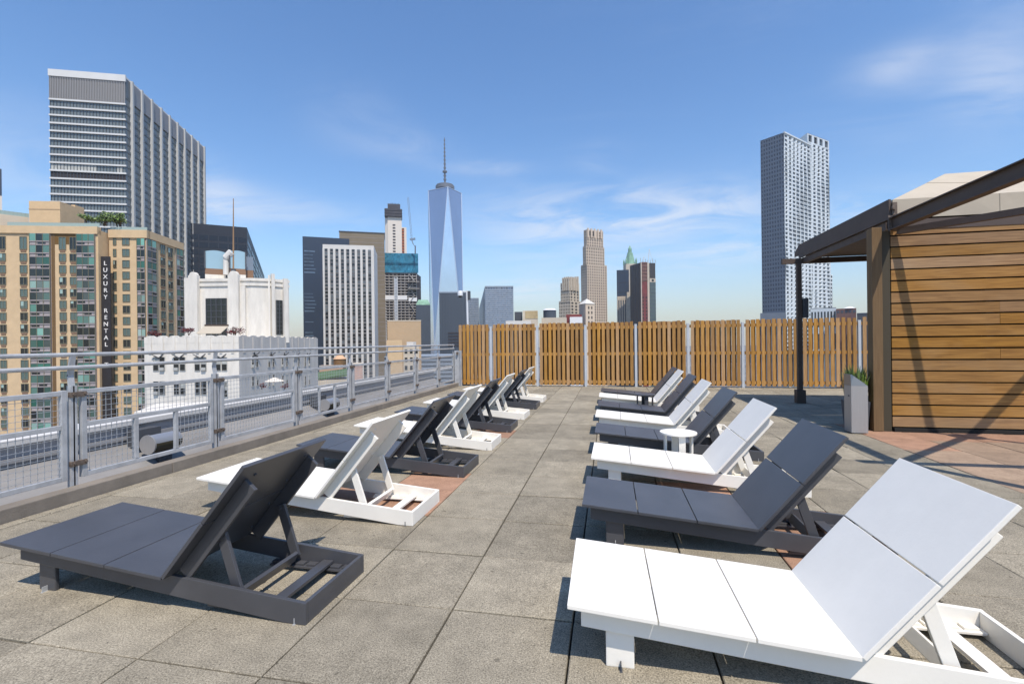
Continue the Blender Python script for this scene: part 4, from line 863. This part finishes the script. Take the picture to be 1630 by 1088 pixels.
# --- plain tan box and lower pieces
f_, fr_, pts, zt = front(616.5, 670, 511, 250, 3, 30); tb = root('tan_block', center(pts), 'plain windowless tan block in front of the unfinished tower', 'building'); g = MB(); g.prism(pts, ZB, zt); g.build('wall', M['tan2'], tb); g = MB(); g.fbox(f_, -.1, f_.L+.1, zt+.01, zt+.6, -29, .1); g.build('coping', M['tan3'], tb)
f_, fr_, pts, zt = front(615, 640, 541, 235, 3, 10); tb2 = root('tan_annexe', center(pts), 'darker tan annexe at the lower left of the plain tan block', 'building'); g = MB(); g.prism(pts, ZB, zt); g.build('wall', M['tan'], tb2)
f_, fr_, pts, zt = front(642, 667, 552, 200, 3, 12); tb3 = root('low_brick_house', center(pts), 'low buff house with small windows seen through the far railing', 'building'); g = MB(); g.prism(pts, ZB, zt); g.build('wall', M['tan3'], tb3)
for i in range(3):
    for j in range(3): s = f_.L*(i+.5)/3; g = MB(); g.fbox(f_, s-.55, s+.55, zt-2.6-j*3.4, zt-.9-j*3.4, .01, .1); g.build('window', M['gd'], tb3)
g = MB(); g.box(*(lambda c: (c.x-1.5, c.x+1.5, c.y-1.5, c.y+1.5))(sum(pts, Vector((0, 0)))/4), zt, zt+2.2); g.build('bulkhead', M['wht'], tb3)
f_, fr_, pts, zt = front(508, 546, 583, 150, 3, 14); lb1 = root('peach_block', center(pts), 'low peach-walled building below the striped tower', 'building'); g = MB(); g.prism(pts, ZB, zt); g.build('wall', M['peach'], lb1); g = MB(); g.fbox(f_, 0, f_.L, zt+.01, zt+.5, -.4, .1); g.build('parapet', M['conc'], lb1)
f_, fr_, pts, zt = front(500, 552, 597, 120, -6, 10); gr2 = root('green_roofed_shed', center(pts), 'low shed with a green roof beyond the parapet', 'building'); g = MB(); g.prism(pts, ZB, zt-1); g.build('wall', M['tan3'], gr2); g = MB(); g.hexa([(pts[0].x, pts[0].y, zt-1.0), (pts[1].x, pts[1].y, zt-.2), (pts[2].x, pts[2].y, zt-.2), (pts[3].x, pts[3].y, zt-1.0), (pts[0].x, pts[0].y, zt-.8), (pts[1].x, pts[1].y, zt+.3), (pts[2].x, pts[2].y, zt+1.2), (pts[3].x, pts[3].y, zt+.4)]); g.build('roof', M['green'], gr2)
f_, fr_, pts, zt = front(562, 577, 580, 140, 3, 8); pk = root('pink_bulkhead', center(pts), 'small pinkish brick bulkhead right of the peach building', 'building'); g = MB(); g.prism(pts, ZB, zt); g.build('wall', mat('pink_brick', (.50, .34, .28), .9, var=.12, scale=1), pk); g = MB(); g.fbox(f_, -.1, f_.L+.1, zt+.01, zt+.3, -7.9, .1); g.build('coping', M['tan3'], pk)
p = at(541, 571, 160); wtk = root('water_tank', (p.x, p.y, p.z-4), 'wooden rooftop water tank with a peach conical roof', 'water tank'); g = MB(); g.tube(p+Vector((0, 0, -3.2)), p+Vector((0, 0, .0)), 2.0, 20); g.build('barrel', M['post'], wtk); g = MB(); g.tube(p+Vector((0, 0, .01)), p+Vector((0, 0, 2.0)), 2.2, 20, .05); g.build('roof', M['peach'], wtk); g = MB()
for a in range(4): g.tube(p+Vector((1.4*math.cos(a*1.57+.8), 1.4*math.sin(a*1.57+.8), -3.2)), p+Vector((1.4*math.cos(a*1.57+.8), 1.4*math.sin(a*1.57+.8), -7)), .12, 6)
g.build('stand', M['steel'], wtk)
f_, fr_, pts, zt = front(612, 735, 565, 420, -2, 60); lm = root('low_grey_block', center(pts), 'low grey block just above the far end of the railing', 'building'); g = MB(); g.prism(pts, ZB, zt); g.build('wall', M['bgrid'], lm)
g = MB()
for k in range(8): g.fbox(f_, 0, f_.L, zt-2.8-3.6*k, zt-1.0-3.6*k, .01, .1)
g.build('window_rows', M['slate'], lm)
# --- glass-cornered tower: square base turning to a rotated square at the top
D0 = 1075.; pc = at(709.5, 400, D0); cc = Vector((pc.x, pc.y)); zr = at(709.5, 305.5, D0).z; hw = 27.5*D0/F
wt = root('glass_skyscraper', (cc.x, cc.y, ZB), 'tallest blue glass skyscraper with tapering triangular facets and a spire', 'skyscraper')
rot = R(17)-YAW*0; ang = [rot+R(45+90*k) for k in range(4)]; RB = hw*1.17; RT = hw*.83*1.16
bot = [cc+cw(RB*math.cos(a), RB*math.sin(a)) for a in ang]; top = [cc+cw(RT*math.cos(a+R(45)), RT*math.sin(a+R(45))) for a in ang]
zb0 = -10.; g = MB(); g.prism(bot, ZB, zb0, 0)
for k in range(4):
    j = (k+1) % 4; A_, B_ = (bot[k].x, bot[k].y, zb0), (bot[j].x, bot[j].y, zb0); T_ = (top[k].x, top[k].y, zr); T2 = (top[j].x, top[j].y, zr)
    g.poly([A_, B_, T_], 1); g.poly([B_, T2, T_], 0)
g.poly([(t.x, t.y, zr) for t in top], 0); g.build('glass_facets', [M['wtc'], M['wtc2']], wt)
g = MB()
for k in range(4):
    j = (k+1) % 4
    for A_, B_ in (((bot[k].x, bot[k].y, zb0), (top[k].x, top[k].y, zr)), ((bot[j].x, bot[j].y, zb0), (top[k].x, top[k].y, zr)), ((top[k].x, top[k].y, zr), (top[j].x, top[j].y, zr))): g.bar(A_, B_, 1.3, 1.3)
g.build('edge_trim', M['edge'], wt)
c3 = Vector((cc.x, cc.y, zr)); g = MB(); g.tube(c3, c3+Vector((0, 0, 6)), 10, 20); g.build('roof_drum', M['mastm'], wt)
g = MB(); g.tube(c3+Vector((0, 0, 6.1)), c3+Vector((0, 0, 12.5)), 21, 28); g.tube(c3+Vector((0, 0, 12.6)), c3+Vector((0, 0, 15)), 19, 28); g.build('ring_platform', M['mastm'], wt)
g = MB(); zs0 = 15; zs1 = at(709.5, 219, D0).z-zr; g.tube(c3+Vector((0, 0, zs0)), c3+Vector((0, 0, zs1)), 2.4, 8, .7)
for k in range(12): q = zs0+(zs1-zs0)*(k+.3)/12.2; g.tube(c3+Vector((0, 0, q)), c3+Vector((0, 0, q+3)), 3.4-.15*k+(2.2 if k == 3 else 0), 10)
g.build('spire', M['mastm'], wt)
# --- middle-distance blocks
def block(name, label, cat, uL, uR, v, D, wallm, az=0, depth=30, top=None):
    f_, fr_, pts, zt = front(uL, uR, v, D, az, depth); r = root(name, center(pts), label, cat); g = MB(); g.prism(pts, ZB, zt); g.build('wall', wallm, r); return r, f_, fr_, pts, zt
r, f_, fr_, pts, zt = block('green_roofed_tower', 'narrow dark tower with a green roof left of the glass skyscraper', 'building', 662, 685, 485, 620, M['slate']); g = MB(); g.prism(pts, zt+.01, zt+7, 0, top=[p+(sum(pts, Vector((0, 0)))/4-p)*.35 for p in pts]); g.build('roof', M['copper'], r)
r, f_, fr_, pts, zt = block('slate_tower', 'dark slate-grey windowless slab in front of the glass skyscraper', 'office tower', 699, 744, 466, 520, M['slate'], 0, 30)
g = MB()
for k in range(9): g.fbox(f_, f_.L*k/9+.2, f_.L*k/9+1.0, ZB, zt-2, .01, .5)
g.build('rib_row', M['slate'], r); g = MB(); g.fbox(f_, -.3, f_.L+.3, zt+.01, zt+1.4, -29, .4); g.build('roof_edge', M['bgrid'], r)
g = MB()
for k in range(5): g.fbox(f_, f_.L*.30, f_.L*.82, f_.z_at(720, 531+k*5), f_.z_at(720, 531+k*5)+1.6, .51, .6)
g.build('louvre_bank', M['slabd'], r)
def gridtower(name, label, cat, uL, uR, v, D, nc, wallm, panem, az=0, depth=30, fx=.7, fz=.62, fh=4., corner_=None, inset=.4):
    if corner_: f_, fr_, pts, zt = corner(*corner_)
    else: f_, fr_, pts, zt = front(uL, uR, v, D, az, depth)
    r = root(name, center(pts), label, cat); g, pn = MB(), MB(); z0 = -20.; nr = int((zt-z0-2)/fh)
    curtain(g, pn, f_, 0, f_.L, z0, zt-2, nc, nr, fx, fz, inset)
    n2 = max(2, int(round(fr_.L/f_.L*nc)))
    curtain(g, pn, fr_, 0, fr_.L, z0, zt-2, n2, nr, fx, fz, inset)
    shell(g, pts, ZB, z0); shell(g, pts, zt-2, zt); shell(g, pts, z0, zt-2, (0, 1)); g.build('wall', wallm, r); panes_part(pn, panem, r); return r, f_, fr_, pts, zt
r, f_, fr_, pts, zt = gridtower('small_glass_block', 'small pale glass block between the slate slab and the blue glass block', 'office block', 744, 762, 474, 1150, 9, M['bgrid'], M['bglass'], fh=4.2)
FLt, FRt, pts, zt = corner(772, 455, 1000, 85, 762, 456, 817, 456)
bg = root('blue_glass_block', center(pts), 'broad blue-grey glass office block just above the fence', 'office block'); g, pn = MB(), MB(); nr = int((zt+20-8)/4.2)
curtain(g, pn, FRt, 0, FRt.L, -20, zt-8, 22, nr, .72, .6, .3); curtain(g, pn, FLt, 0, FLt.L, -20, zt-8, 8, nr, .72, .6, .3); curtain(g, pn, FRt, 0, FRt.L, zt-8, zt-1, 11, 1, .8, .6, 1.0)
shell(g, pts, ZB, -20); shell(g, pts, -20, zt-1, (0, 1)); shell(g, pts, zt-1, zt); g.poly([FLt.p(0, zt-8), FLt.p(FLt.L, zt-8), FLt.p(FLt.L, zt-1), FLt.p(0, zt-1)]); g.build('wall', M['bgrid'], bg); panes_part(pn, M['bglass'], bg)
r, f_, fr_, pts, zt = block('buff_rooftop_block', 'buff stone block with a darker side just above the fence', 'building', 832, 856, 494, 300, M['tan3'], -6, 14); g = MB(); g.fbox(f_, f_.L*.16, f_.L, zt-5, zt-.3, .01, .2); g.build('brick_panel', mat('buff_brick', (.40, .31, .17), .9, var=.2, scale=.5), r)
f2_, _, p2_, z2_ = front(819, 831.5, 496, 305, -6, 12); g = MB(); g.prism(p2_, ZB, z2_); g.build('dark_wing', M['steel'], r); f3_, _, p3_, z3_ = front(805, 845, 510, 290, -6, 8); g = MB(); g.prism(p3_, ZB, z3_); g.build('low_wing', M['wht'], r)
r, f_, fr_, pts, zt = block('white_roofed_block', 'long cream rooftop block with a round grey tank room on it', 'building', 862, 902, 505, 310, M['tan3'], -2, 16); p = at(875, 500, 318); g = MB(); g.tube((p.x, p.y, zt), (p.x, p.y, at(875, 494, 318).z), 4.3, 24); g.build('tank_room', M['slate'], r); g = MB(); q = at(875, 493.8, 318); g.tube((q.x, q.y, q.z), (q.x, q.y, q.z+1.1), 4.6, 24, 3.2); g.build('tank_roof', M['wrap'], r)
r, f_, fr_, pts, zt = block('red_topped_block', 'white rooftop block with dark red bulkhead right of the cream block', 'building', 907, 927, 504, 315, M['wrap'], -2, 12); f2_, _, p2_, z2_ = front(901, 926, 500, 322, -2, 8); g = MB(); g.prism(p2_, zt-8, z2_); g.build('red_bulkhead', mat('red_paint', (.16, .03, .03), .8), r)
# pyramid-roofed turret
FL, FR, pts, zt = corner(932, 483, 330, 62, 922, 484, 946, 484); r = root('pyramid_roofed_tower', center(pts), 'short stone tower with a pale pyramid roof in front of the tall limestone tower', 'tower'); g = MB(); g.prism(pts, ZB, zt); g.build('wall', M['lime'], r); c = sum(pts, Vector((0, 0)))/4; g = MB(); g.prism([p+(p-c)*.12 for p in pts], zt+.01, at(935, 474.5, 330).z, top=[c+(p-c)*.03 for p in pts]); g.build('pyramid_roof', M['wht'], r)
for j in range(5):
    for i in range(2): s = FR.L*(.35+.35*i); g = MB(); g.fbox(FR, s-.5, s+.5, zt-3.6-j*3.4, zt-1.8-j*3.4, .01, .15); g.build('window', M['limed'], r)
# --- limestone tower with setbacks
def setback_tower(name, label, stages, D, fh, nc, az, wallm, panem, split):
    r = None; gW, gP = MB(), MB(); prev = ZB
    for (uL, uR, uc, vt, vb) in stages[::-1]:
        FLx, FRx, pts, zt = corner(uc, vt, D, az, uL, vt, uR, vt); zb = max(ZB+50, at(uc, vb, D).z); 
        if r is None: r = root(name, center(pts), label, 'tower')
        nr = max(1, int((zt-zb-1.5)/fh)); nR = max(2, int(nc*(uR-uc)/30)); nL = max(2, int(nc*(uc-uL)/14))
        curtain(gW, gP, FRx, 0, FRx.L, zb, zt-1.5, nR, nr, .54, .6, .6); curtain(gW, gP, FLx, 0, FLx.L, zb, zt-1.5, nL, nr, .48, .58, .6)
        shell(gW, pts, ZB, zb, ()) if prev == ZB else None
        shell(gW, pts, zb, zt-1.5, (0, 1)); shell(gW, pts, zt-1.5, zt); prev = zt
        last = (FLx, FRx, pts, zt)
    gW.build('wall', wallm, r); panes_part(gP, panem, r); return r, last
r, (FLx, FRx, pts, zt) = setback_tower('limestone_tower', 'tall pale limestone tower with stepped crown in mid skyline', [(929, 960, 934, 365, 392), (927.5, 962, 933, 391, 421), (924.5, 966, 934.5, 420, 520)], 720, 4.0, 9, 62, M['lime'], M['limed'], 0)
g = MB()
for i in range(5): s = FRx.L*(i+.1)/5; g.fbox(FRx, s, s+FRx.L*.09, zt-12, zt+2, .02, 1.4); 
for i in range(4): s = FRx.L*(i+.45)/4-.1; g.fbox(FRx, s, s+FRx.L*.10, zt-9, zt-1.5, .03, .3, 1)
g.build('crown_piers', [M['lime'], M['limed']], r)
r, (FLx, FRx, pts, zt) = setback_tower('ribbed_stone_tower', 'shorter stepped stone tower with blank ribbed crown left of the limestone tower', [(895, 921, 907.5, 441, 459), (892, 922, 907, 449, 480), (889.5, 926, 908, 478, 520)], 800, 5.0, 6, 42, M['tan3'], M['limed'], 0)
g = MB()
for fc in (FLx, FRx):
    for i in range(4): s = fc.L*(i+.12)/4; g.fbox(fc, s, s+fc.L*.14, zt-22, zt+rc.uniform(0, 3), .02, 1.6)
g.build('crown_ribs', M['tan3'], r)
# --- gothic tower with copper spire, navy block and red clad tower
pc = at(1003, 430, 860); c3 = Vector((pc.x, pc.y, 0)); gt = root('gothic_tower', (pc.x, pc.y, ZB), 'gothic tower with a green copper spire behind the dark navy block', 'tower'); zl = at(1003, 421, 860).z
sq = lambda w, a=0: [Vector((pc.x, pc.y))+cw(w*math.cos(R(45+90*k+a)), w*math.sin(R(45+90*k+a))) for k in range(4)]
g = MB(); g.prism(sq(14), ZB, zl); g.build('wall', M['gothic'], gt); g = MB(); oc = lambda w: [Vector((pc.x, pc.y))+cw(w*math.cos(R(22.5+45*k)), w*math.sin(R(22.5+45*k))) for k in range(8)]; zm_ = at(1003, 402, 860).z; g.prism(oc(9.5), zl+.01, zm_, top=oc(4.6)); g.prism(oc(3.2), zm_+.01, zm_+7); g.prism(oc(3.0), zm_+7.01, at(1003, 390.5, 860).z, top=oc(.2)); g.build('copper_spire', M['copper'], gt)
for k in range(4):
    q = sq(12.5)[k]; g = MB(); g.tube((q.x, q.y, zl), (q.x, q.y, zl+6), 1.6, 8); g.tube((q.x, q.y, zl+6.01), (q.x, q.y, zl+11), 1.8, 8, .1); g.build('pinnacle', M['copper'], gt)
r, f_, fr_, pts, zt = block('navy_block', 'flat navy block under the copper spire', 'building', 981.5, 1001, 429, 800, M['navy'], 0, 20); g = MB()
for k in range(4): g.fbox(f_, 0, f_.L, zt-6-k*16, zt-5-k*16, .01, .15)
g.build('joint_lines', M['blk'], r)
r, f_, fr_, pts, zt = block('cream_ribbed_block', 'cream ribbed lower block in front of the navy block', 'building', 982.5, 1004, 471, 760, M['lime'], 0, 16)
for i in range(6): g = MB(); s = f_.L*i/6; g.fbox(f_, s, s+f_.L*.05, ZB, zt-1, .01, 1.0); g.build('rib', M['gothic'], r)
g = MB(); s = f_.s_at(998, 480); g.fbox(f_, s, f_.s_at(1003.5, 480), ZB, at(1000, 465, 760).z, .02, 4.0); g.build('buttress', M['gothic'], r); g = MB()
for i in range(6): s = f_.L*i/6+f_.L*.07; g.fbox(f_, s, s+f_.L*.07, ZB, zt-6, .01, .1)
g.build('window_strips', M['slate'], r)
FL, FR, pts, zt = corner(1019.5, 415.5, 700, 74, 1003, 420, 1043, 417); r = root('red_clad_tower', center(pts), 'grey-sided tower with a red panelled stripe and scaffolding on top', 'building under construction'); g = MB(); g.prism(pts, ZB, zt-2); g.build('wall', M['limed'], r)
g = MB()
for i in range(4): s = FL.L*i/4; g.fbox(FL, s, s+.5, ZB, zt-3, .01, .4)
g.build('side_panel', M['slate'], r)
a, b = FR.s_at(1021.5, 470), FR.s_at(1030.5, 470); g = MB(); g.fbox(FR, 0, a, ZB, zt-2.1, .01, .8); g.fbox(FR, b, FR.s_at(1033.5, 470), ZB, zt-2.1, .01, .8); g.build('white_frame', M['gothic'], r)
zq = FR.z_at(1026, 448); g = MB(); g.fbox(FR, a, b, ZB, zq, .01, .3); g.build('red_stripe', M['redp'], r)
g = MB(); g.fbox(FR, a, b, zq+.01, zt-2.1, .01, .3); z = zq
while z < zt-4: g.fbox(FR, a, b, z+1.5, z+3.5, .31, .9); z += 5
g.build('unclad_floors', M['brick'], r)
z = FR.z_at(1026, 472)
for j in range(8):
    for c_ in (.2, .8): s = a+(b-a)*c_; g = MB(); g.fbox(FR, s-1.0, s+1.0, z-j*5.0-2.6, z-j*5.0, .31, .5); g.build('window', M['gd'], r)
g = MB(); s0, s1 = FR.s_at(1034, 470), FR.L; g.fbox(FR, s0, s1, ZB, FR.z_at(1038, 449), .01, .5); g.build('glass_bay', M['teal'], r); g = MB()
for j in range(12): g.fbox(FR, s0, s1, FR.z_at(1038, 454+j*6), FR.z_at(1038, 454+j*6)+.9, .51, .7)
g.build('bay_bands', M['slate'], r)
g = MB(); zz_ = FR.z_at(1038, 449); g.fbox(FR, s0, s1, zz_, zz_+5.5, .01, .9); g.build('round_window_band', M['gothic'], r); g = MB(); m_ = (s0+s1)/2; 
for k in range(12): a_ = R(30*k); g.hexa([FR.p(m_, zz_+2.6, .91), FR.p(m_+2*math.cos(a_), zz_+2.6+2*math.sin(a_), .91), FR.p(m_+2*math.cos(a_+R(30)), zz_+2.6+2*math.sin(a_+R(30)), .91), FR.p(m_, zz_+2.6, .91), FR.p(m_, zz_+2.6, 1.), FR.p(m_+2*math.cos(a_), zz_+2.6+2*math.sin(a_), 1.), FR.p(m_+2*math.cos(a_+R(30)), zz_+2.6+2*math.sin(a_+R(30)), 1.), FR.p(m_, zz_+2.6, 1.)])
g.build('round_window', M['gd'], r)
for (u, v) in ((1025, 408), (1033.5, 396)): p = at(u-2, 419, 705); q = at(u, v, 705); q3 = at(u+5, 417, 705); g = MB(); g.bar(p, q, .7, .7); g.bar(q, q3, .35, .35); g.build('derrick', M['pole'], r)
g = MB()
for i in range(7): q = pts[1].lerp(pts[2], i/6); g.bar((q.x, q.y, zt-2), (q.x, q.y, zt+rc.uniform(1, 5)), .6, .6); 
g.build('scaffold', M['conc'], r)
# --- rippled steel tower
FLg, FRg, pts, zt = corner(1247.5, 211, 450, 55, 1210.5, 241, 1290, 213)
rs = root('rippled_steel_tower', center(pts), 'tall rippled steel apartment tower with a flat left side darkened for shade', 'skyscraper'); fh = 4.0; nr = int((zt-(-12))/fh)
rip = lambda s, z: .38*math.sin(s*.75+1.3*math.sin(z*.035)+.6*math.sin(z*.11))+.35*math.sin(s*1.7-z*.05)
side, pn, sw, sp2 = MB(), MB(), MB(), MB()
curtain(side, pn, FRg, 0, FRg.L, zt-nr*fh, zt-.5, 7, nr, .60, .56, .5, disp=rip, shift=lambda i, j: .12*math.sin(j*.7+i*2))
# second lower bay stepping back to the right
b0 = FRg.b+FRg.n*-3.0; b1 = hit(Vector((b0.x, b0.y, 0)), math.sin(R(60)), math.cos(R(60)), 1319.5, 220); FG2 = Face(b0+FRg.t*.4, b1); zt2 = FG2.z_at(1305, 219); nr2 = int((zt2+12-9)/fh)
curtain(side, pn, FG2, 0, FG2.L, zt2-9-nr2*fh, zt2-9, 5, nr2, .60, .56, .5, disp=rip, shift=lambda i, j: .12*math.sin(j*.9+i)); curtain(side, pn, FG2, 0, FG2.L, zt2-9, zt2-.3, 4, 1, .6, .78, 1.2)
ptsB = [FG2.a, FG2.b, FG2.b+cw(0, 18), FG2.a+cw(0, 18)]; shell(side, ptsB, ZB, zt2, (0,)); 
# wider base storeys
b2 = hit(Vector((FG2.b.x, FG2.b.y, 0)), math.sin(R(60)), math.cos(R(60)), 1328, 425); zt3 = at(1324, 425, 455).z; FG3 = Face(FG2.b+FRg.n*-2, b2+FRg.n*-2); nr3 = int((zt3+12)/fh); curtain(side, pn, FG3, 0, FG3.L, zt3-nr3*fh, zt3, 2, nr3, .6, .56, .35, disp=rip); shell(side, [FG3.a, FG3.b, FG3.b+cw(0, 12), FG3.a+cw(0, 12)], ZB, zt3, (0,))
shell(side, pts, ZB, zt, (0, 1)); side.build('rippled_wall', M['steelw'], rs); panes_part(pn, M['steelp'], rs)
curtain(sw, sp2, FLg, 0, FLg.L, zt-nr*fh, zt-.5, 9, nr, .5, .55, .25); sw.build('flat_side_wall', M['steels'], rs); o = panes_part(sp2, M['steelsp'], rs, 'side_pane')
g = MB(); g.fbox(FRg, 0, FRg.L, zt-.49, zt+.8, -.6, .9); g.build('roof_rim', M['steelw'], rs)
f_, fr_, pts, zt = front(1210, 1250, 497, 440, 0, 20); g = MB(); g.prism(pts, ZB, zt); g.build('base_block', M['steels'], rs)
g = MB(); f4, _, p4, z4 = front(1290, 1331, 489, 446, 0, 10); gp4, pn4 = MB(), MB(); curtain(gp4, pn4, f4, 0, f4.L, -12, z4-.5, 8, 2, .55, .7, .5); shell(gp4, p4, ZB, z4, (0,)); gp4.build('podium', M['steelw'], rs); panes_part(pn4, M['steelp'], rs, 'podium_pane')
r, f_, fr_, pts, zt = block('brick_rooftop_block', 'low dull red block with a white dome right of the rippled tower', 'building', 1331, 1363, 490, 430, M['brick'], 0, 14); p = at(1352, 488, 436); g = MB(); g.tube((p.x, p.y, zt), (p.x, p.y, zt+1.6), 5.2, 20, 1.6); g.build('white_dome', M['wrap'], r); g = MB()
for i in range(5): s = f_.L*(i+.5)/5; g.fbox(f_, s-.9, s+.9, zt-4, zt-1.8, .01, .15)
g.build('window_row', M['slate'], r)
r, f_, fr_, pts, zt = block('dark_rooftop_block', 'low dark rooftop seen under the cabana roof beside the wooden post', 'building', 1364, 1420, 498, 400, M['steel'], 0, 14); g = MB(); g.fbox(f_, 0, f_.L, zt+.01, zt+1, -13, .2); g.build('parapet', M['slate'], r)
# sliver of a tower at the far left
r, f_, fr_, pts, zt = block('distant_tower', 'sliver of a dark blue tower at the left edge of the view', 'tower', -60, 2.5, 269, 600, M['navy'], 0, 25); g = MB(); g.fbox(f_, -.1, f_.L+.1, ZB, at(0, 312, 600).z, -25.1, .3); g.build('pink_shaft', M['cream'], r)

# ------------------------------------------------------------------ air
g = MB(); g.box(-1500, 1500, -60, 1700, -72, 560); hz = g.build('haze', []); hz['kind'] = 'stuff'
hm = bpy.data.materials.new('haze_air'); hm.use_nodes = True; nt = hm.node_tree; nt.nodes.clear(); o_ = nt.nodes.new('ShaderNodeOutputMaterial'); v_ = nt.nodes.new('ShaderNodeVolumePrincipled'); v_.inputs['Color'].default_value = (.93, .95, 1, 1); v_.inputs['Density'].default_value = .00010; v_.inputs['Anisotropy'].default_value = .2; nt.links.new(v_.outputs[0], o_.inputs['Volume']); hz.data.materials.append(hm)
